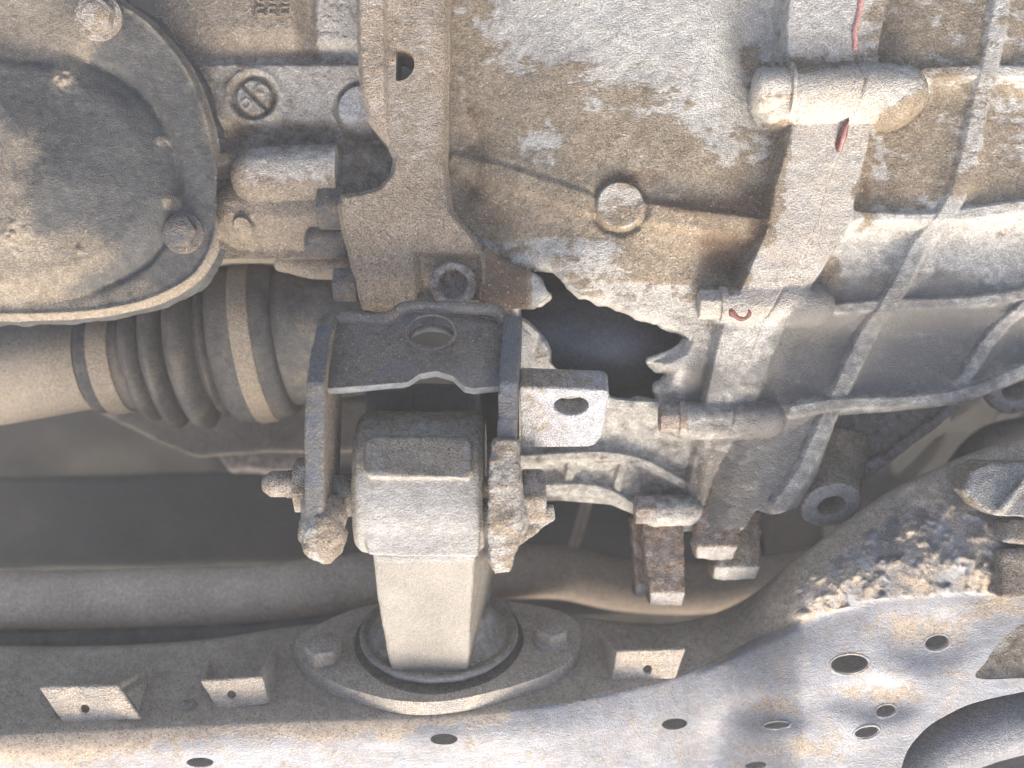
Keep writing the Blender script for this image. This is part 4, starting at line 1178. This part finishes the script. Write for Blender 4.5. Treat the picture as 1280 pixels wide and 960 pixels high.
# inner wall in the openings, blackened for shade; unseen lower part blocks sun
mesh_obj('inner_wall_sunblock', [W(-80, 880, -45), W(1110, 800, -45), W(1400, 720, -45), W(1400, 1500, -60), W(-80, 1500, -60)], [[0, 1, 2, 3, 4]], M['cavity'], CM, smooth=False)
cast('inner_rib', [p_prism([W(1215, 870, 6), W(1222, 800, 6), W(1260, 770, 6), W(1345, 740, 6), W(1345, 870, 6)], (0, 0, -8))], M['mud'], CM, vox=1.6, smooth=4, noise=(3, 16), fine=(.8, 4))
for cx_, cy_, a_, b_, t_ in ELL[3:7] + ELL[8:]:
    ring_ = []
    for k in range(25):
        w = 2 * math.pi * k / 24
        u, v = (a_ + 2.2) * math.cos(w), (b_ + 1.8) * math.sin(w)
        x, y = cx_ + u * math.cos(t_) - v * math.sin(t_), cy_ + u * math.sin(t_) + v * math.cos(t_)
        j = int(np.argmin((PX - x) ** 2 + (PY - y) ** 2))
        ring_.append(W(x, y, P[j][2] - .45))
    cast('hole_rim', [p_tube(ring_, [.8] * 25, 10)], M['cross'], SHELL, vox=.36, smooth=3, noise=(.25, 6), fine=(.05, 2), dirt=lambda V, N: (np.full(len(V), -.08), np.full(len(V), -.6), np.full(len(V), -.6)))
# small welded tabs on the upper side
def wtab(front, wing_r, wing_l, holes, seed):
    """front: 4 px points TL TR BR BL; the lower edge stands on the shelf"""
    bl, br = on_plane(*front[3], SH, NP), on_plane(*front[2], SH, NP)
    zb = (bl[2] + br[2]) / 2
    bl, br = W(*front[3], zb), W(*front[2], zb)
    tl, tr = W(*front[0], zb + 5), W(*front[1], zb + 5)
    pr = [p_prism([tl, tr, br, bl], (0, .6, -2.6))]
    if wing_r:
        w = [W(*wing_r[0], zb - 34), W(*wing_r[1], zb - 26)]
        pr.append(p_prism([tr, w[0], w[1], br], (-2.4, 0, -.6)))
    if wing_l:
        w = [W(*wing_l[0], zb - 30), W(*wing_l[1], zb - 22)]
        pr.append(p_prism([tl, w[0], w[1], bl], (2.4, 0, -.6)))
    hx, hy = holes
    hp = W(hx, hy, zb - 3)
    return cast('welded_tab', pr, M['plate'], CM, vox=.7, smooth=3, noise=(.4, 10), fine=(.1, 2), seed=seed, cuts=[p_cyl(hp + np.array((0, 0, -9)), hp + np.array((0, 0, 9)), 2.4, n=20)],
                dirt=lambda V, N: (-.02 + .3 * (N[:, 2] < .6) + .15 * fbm(V[:, 0], V[:, 1], V[:, 2], 12, 2, seed), np.full(len(V), -.6), np.full(len(V), -.1 if seed == 1 else -.6)))
wtab([(47, 859), (146, 857), (176, 900), (79, 905)], [(195, 829), (184, 890)], None, (110, 883), 1)
wtab([(249, 851), (327, 846), (337, 880), (274, 889)], [(346, 806), (350, 860)], [(258, 824), (262, 850)], (292, 865), 2)
wtab([(771, 814), (857, 811), (845, 848), (764, 853)], None, [(750, 794), (752, 830)], (808, 834), 3)
for (px, py) in ((236, 882), (1012, 792)):
    pz = on_plane(px, py, SH, NP)
    cast('mud_clod', [p_ball(pz, 5, 3.5, 5)], M['mud'], CM, vox=.8, noise=(1, 4), smooth=2)
# pale worn bush and clamp at the right end
cast('bush_cover', [p_prism([W(1206, 612, 48), W(1212, 590, 46), W(1240, 578, 45), W(1300, 580, 45), W(1330, 600, 46), W(1330, 640, 52), W(1290, 648, 54), W(1245, 646, 54), W(1225, 634, 52)], (0, 0, -30)),
                    p_tube([W(1248, 640, 54), W(1290, 590, 50)], [2.0, 2.0], 8)], M['mud'], CM, vox=1.3, smooth=5, noise=(1.2, 14), fine=(.4, 3), dirt=lambda V, N: (-.16 + .2 * (N[:, 2] < .6), np.full(len(V), -.5), np.full(len(V), -.6)))
cast('clamp_strap', [p_prism([W(1256, 652, 50), W(1340, 650, 50), W(1340, 682, 55), W(1254, 680, 55)], (0, 0, -24)), p_prism([W(1254, 688, 53), W(1345, 686, 53), W(1345, 752, 58), W(1252, 748, 58)], (0, 0, -24))], M['mud'], CM, vox=1.4, smooth=6, noise=(1.4, 12), fine=(.5, 3),
     dirt=lambda V, N: (np.full(len(V), .06), np.full(len(V), -.5), np.full(len(V), -.6)))

# ---- mount plate on the crossmember
PL = thing('mount_plate', 'thick diamond-shaped dusty plate bolted on the crossmember around the mount foot', 'plate', W(547, 850, -20))
PO = [(367, 812), (373, 797), (400, 780), (455, 758), (548, 745), (640, 752), (700, 764), (722, 780), (727, 800), (716, 822), (690, 840), (640, 858), (565, 875), (500, 876), (435, 860), (385, 836)]
po = [on_plane(p[0], p[1], PC, NP) for p in curve(PO + [PO[0]], 4)[:-1]]
hc = [on_plane(p[0], p[1], PC, NP) for p in ((549, 797),)][0]
e2 = np.array((0, .41, -.91))
def ell(rx_, ry_, c=0.0, n=48, ctr=None): 
    ctr = hc if ctr is None else ctr
    return [ctr + np.array((rx_ * math.cos(2 * math.pi * k / n), 0, 0)) + e2 * ry_ * math.sin(2 * math.pi * k / n) + NP * c for k in range(n)]
def pldirt(V, N):
    up = ss(.4, .8, N @ NP)
    return (-.10 + .55 * up, np.full(len(V), -.5), np.full(len(V), -.6))
solid('plate', [p_prism(po, -NP * 8.6)], M['plate'], PL, bevel=1.8, seg=3, cuts=[p_prism(ell(47, 47, 10), -NP * 40)], dirt=pldirt, noise=(.5, 20))
rim = ell(42, 40.5, 4.0) ; rim.append(rim[0])
cast('foot_disc', [p_prism(ell(42.5, 41, 1), NP * 3.6), p_tube(rim, [2.2] * 49, 12)], M['mount'], MT, vox=.9, smooth=3, noise=(.4, 12), dirt=lambda V, N: (-.12 + .5 * ss(.3, .9, N @ NP), np.full(len(V), -.5), np.full(len(V), -.6)))
solid('rubber_seat', [p_prism(ell(47.5, 47.5, -4), -NP * 6)], M['grommet'], PL, bevel=0, dirt=lambda V, N: (np.full(len(V), .2), np.full(len(V), -.5), np.full(len(V), -.6)))
cast('mount_foot', [p_loft([ell(40, 38, 2, 32), ell(37, 34, 6, 32), ell(32, 26, 11, 32), ell(28, 20, 20, 32)])], M['mount'], MT, vox=1.1, smooth=4, noise=(.4, 9), dirt=lambda V, N: (.02 + .25 * ss(.3, .9, N @ NP), np.full(len(V), -.5), np.full(len(V), -.6)))
hexbolt('bolt', on_plane(405, 822, PC, NP), NP, 10.5, 10, M['plate'], PL, None, phase=.2, bevel=1.2, cap=1)
hexbolt('bolt', on_plane(690, 801, PC, NP), NP, 9.5, 10, M['plate'], PL, 10.5, phase=.4, bevel=1.2, cap=1)

# ================================================================== added milky veil lifting the darks in place of lens glare
hz = bpy.data.materials.new('veil_volume'); hz.use_nodes = True
ht = hz.node_tree; ht.nodes.remove(ht.nodes['Principled BSDF'])
pv = ht.nodes.new('ShaderNodeVolumePrincipled')
pv.inputs['Color'].default_value = (.93, .93, .90, 1); pv.inputs['Density'].default_value = VEIL
ht.links.new(pv.outputs[0], ht.nodes['Material Output'].inputs['Volume'])
if VEIL > 0:
    hb = mesh_obj('glare_veil', *p_box((0, 0, 120), (1300, 1100, 1100)), hz, None, smooth=False)
    props(hb, kind='stuff')

# ================================================================== THINGS DEEPER IN THE BAY
def bar(name, label, cat, pts, rad, mat, noise=.8, n=28, sq=1.0):
    path = curve([W(*p) for p in pts], 8)
    rr = np.interp(np.linspace(0, 1, len(path)), np.linspace(0, 1, len(rad)), rad)
    V, F = p_tube(path, list(rr), n)
    V = np.array(V); V = V + (noise * fbm(V[:, 0], V[:, 1], V[:, 2], 40, 2, 60))[:, None] * np.array((0, .5, .5))
    o = mesh_obj(name, V, F, mat, None, True, sharp=60)
    return props(o, label, cat)
bar('rear_bar', 'thick brown dusty round bar running across behind the mount and crossmember', 'bar',
    [(-120, 752, -84), (150, 748, -84), (330, 741, -86), (460, 726, -92), (600, 716, -110), (700, 716, -125), (780, 732, -138), (880, 735, -140), (1000, 718, -145), (1150, 690, -150)], [18, 18, 17.5, 17, 17, 17, 17, 17, 16, 16], M['beam'])
bar('dark_pipe', 'thin dark pipe in the gap below the brown bar', 'pipe', [(-120, 800, -84), (150, 797, -84), (330, 787, -86), (470, 770, -92), (560, 762, -100)], [9, 9, 9, 9, 9], M['rubber'])
# beam under the boot
o = cast('subframe_beam', [p_prism([W(110, 510, -140), W(160, 500, -140), W(470, 500, -140), W(470, 566, -132), (W(330, 568, -132)), W(245, 574, -132), W(200, 556, -136)], (0, 4, -30))], M['shaft'], None, vox=2.2, smooth=6, noise=(1.0, 30))
props(o, 'tan angled beam directly below the rubber boot', 'beam')
o = cast('pink_casting', [p_loft([[W(270, 566, -150), W(400, 560, -150), W(400, 590, -150), W(290, 586, -150)], [W(270, 566, -180), W(400, 560, -180), W(400, 600, -180), W(290, 590, -180)]])], M['rust'], None, vox=2, smooth=5, noise=(2.5, 20))
props(o, 'small rust-pink lump peeking out below the tan beam', 'casting')
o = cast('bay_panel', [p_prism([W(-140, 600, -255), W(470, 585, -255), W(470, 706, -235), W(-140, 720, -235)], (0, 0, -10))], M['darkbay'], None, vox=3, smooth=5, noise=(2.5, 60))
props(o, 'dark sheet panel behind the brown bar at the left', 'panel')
# block behind the bracket opening
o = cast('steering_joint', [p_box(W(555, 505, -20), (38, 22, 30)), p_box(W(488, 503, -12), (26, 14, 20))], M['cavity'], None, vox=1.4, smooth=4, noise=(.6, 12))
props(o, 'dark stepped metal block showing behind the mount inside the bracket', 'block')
o = cast('shade_sheet', [p_prism([W(470, 560, -215), W(960, 540, -215), W(990, 760, -200), W(470, 790, -200)], (0, 0, -6))], M['cavity'], None, vox=3, smooth=5, noise=(2, 50))  # added dark sheet hiding the sunlit bay, painting the gap's shade
props(o, 'black sheet added to stand for shade deep in the gap between the gearbox and the brown bar', 'shade sheet')
# grey panel and hose on the right, behind the gearbox
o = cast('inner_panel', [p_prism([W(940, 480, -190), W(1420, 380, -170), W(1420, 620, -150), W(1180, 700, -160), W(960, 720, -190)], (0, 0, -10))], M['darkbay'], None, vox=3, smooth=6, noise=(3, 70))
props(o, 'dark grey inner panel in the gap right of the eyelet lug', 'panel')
bar('black_hose', 'black hose bending behind the crossmember at the right edge', 'hose', [(1190, 600, -120), (1225, 565, -116), (1260, 548, -114), (1360, 535, -114)], [9, 12, 12, 12], M['rubber'])
bar('thin_cable', 'thin grey cable slanting through the dark gap under the gearbox', 'cable', [(705, 720, -150), (718, 680, -150), (735, 620, -155), (745, 560, -160)], [3.5] * 4, M['beam'])
# control arm in the lower right opening
CA = o = cast('control_arm', [p_tube(curve([W(1115, 1010, 0), W(1160, 950, 2), W(1215, 918, 4), W(1290, 898, 4), W(1360, 885, 4)], 6), [17] * 25, 24)], M['arm'], None, vox=1.6, smooth=5, noise=(.5, 30))
props(o, 'smooth grey curved arm inside the lower right opening of the crossmember', 'control arm')
cast('edge_strip', [p_tube(curve([W(1180, 985, 8), W(1215, 956, 10), W(1260, 940, 10), W(1340, 922, 10)], 6), [2.2] * 19, 12)], M['pale'], CA, vox=.8, smooth=3, noise=(.2, 12))
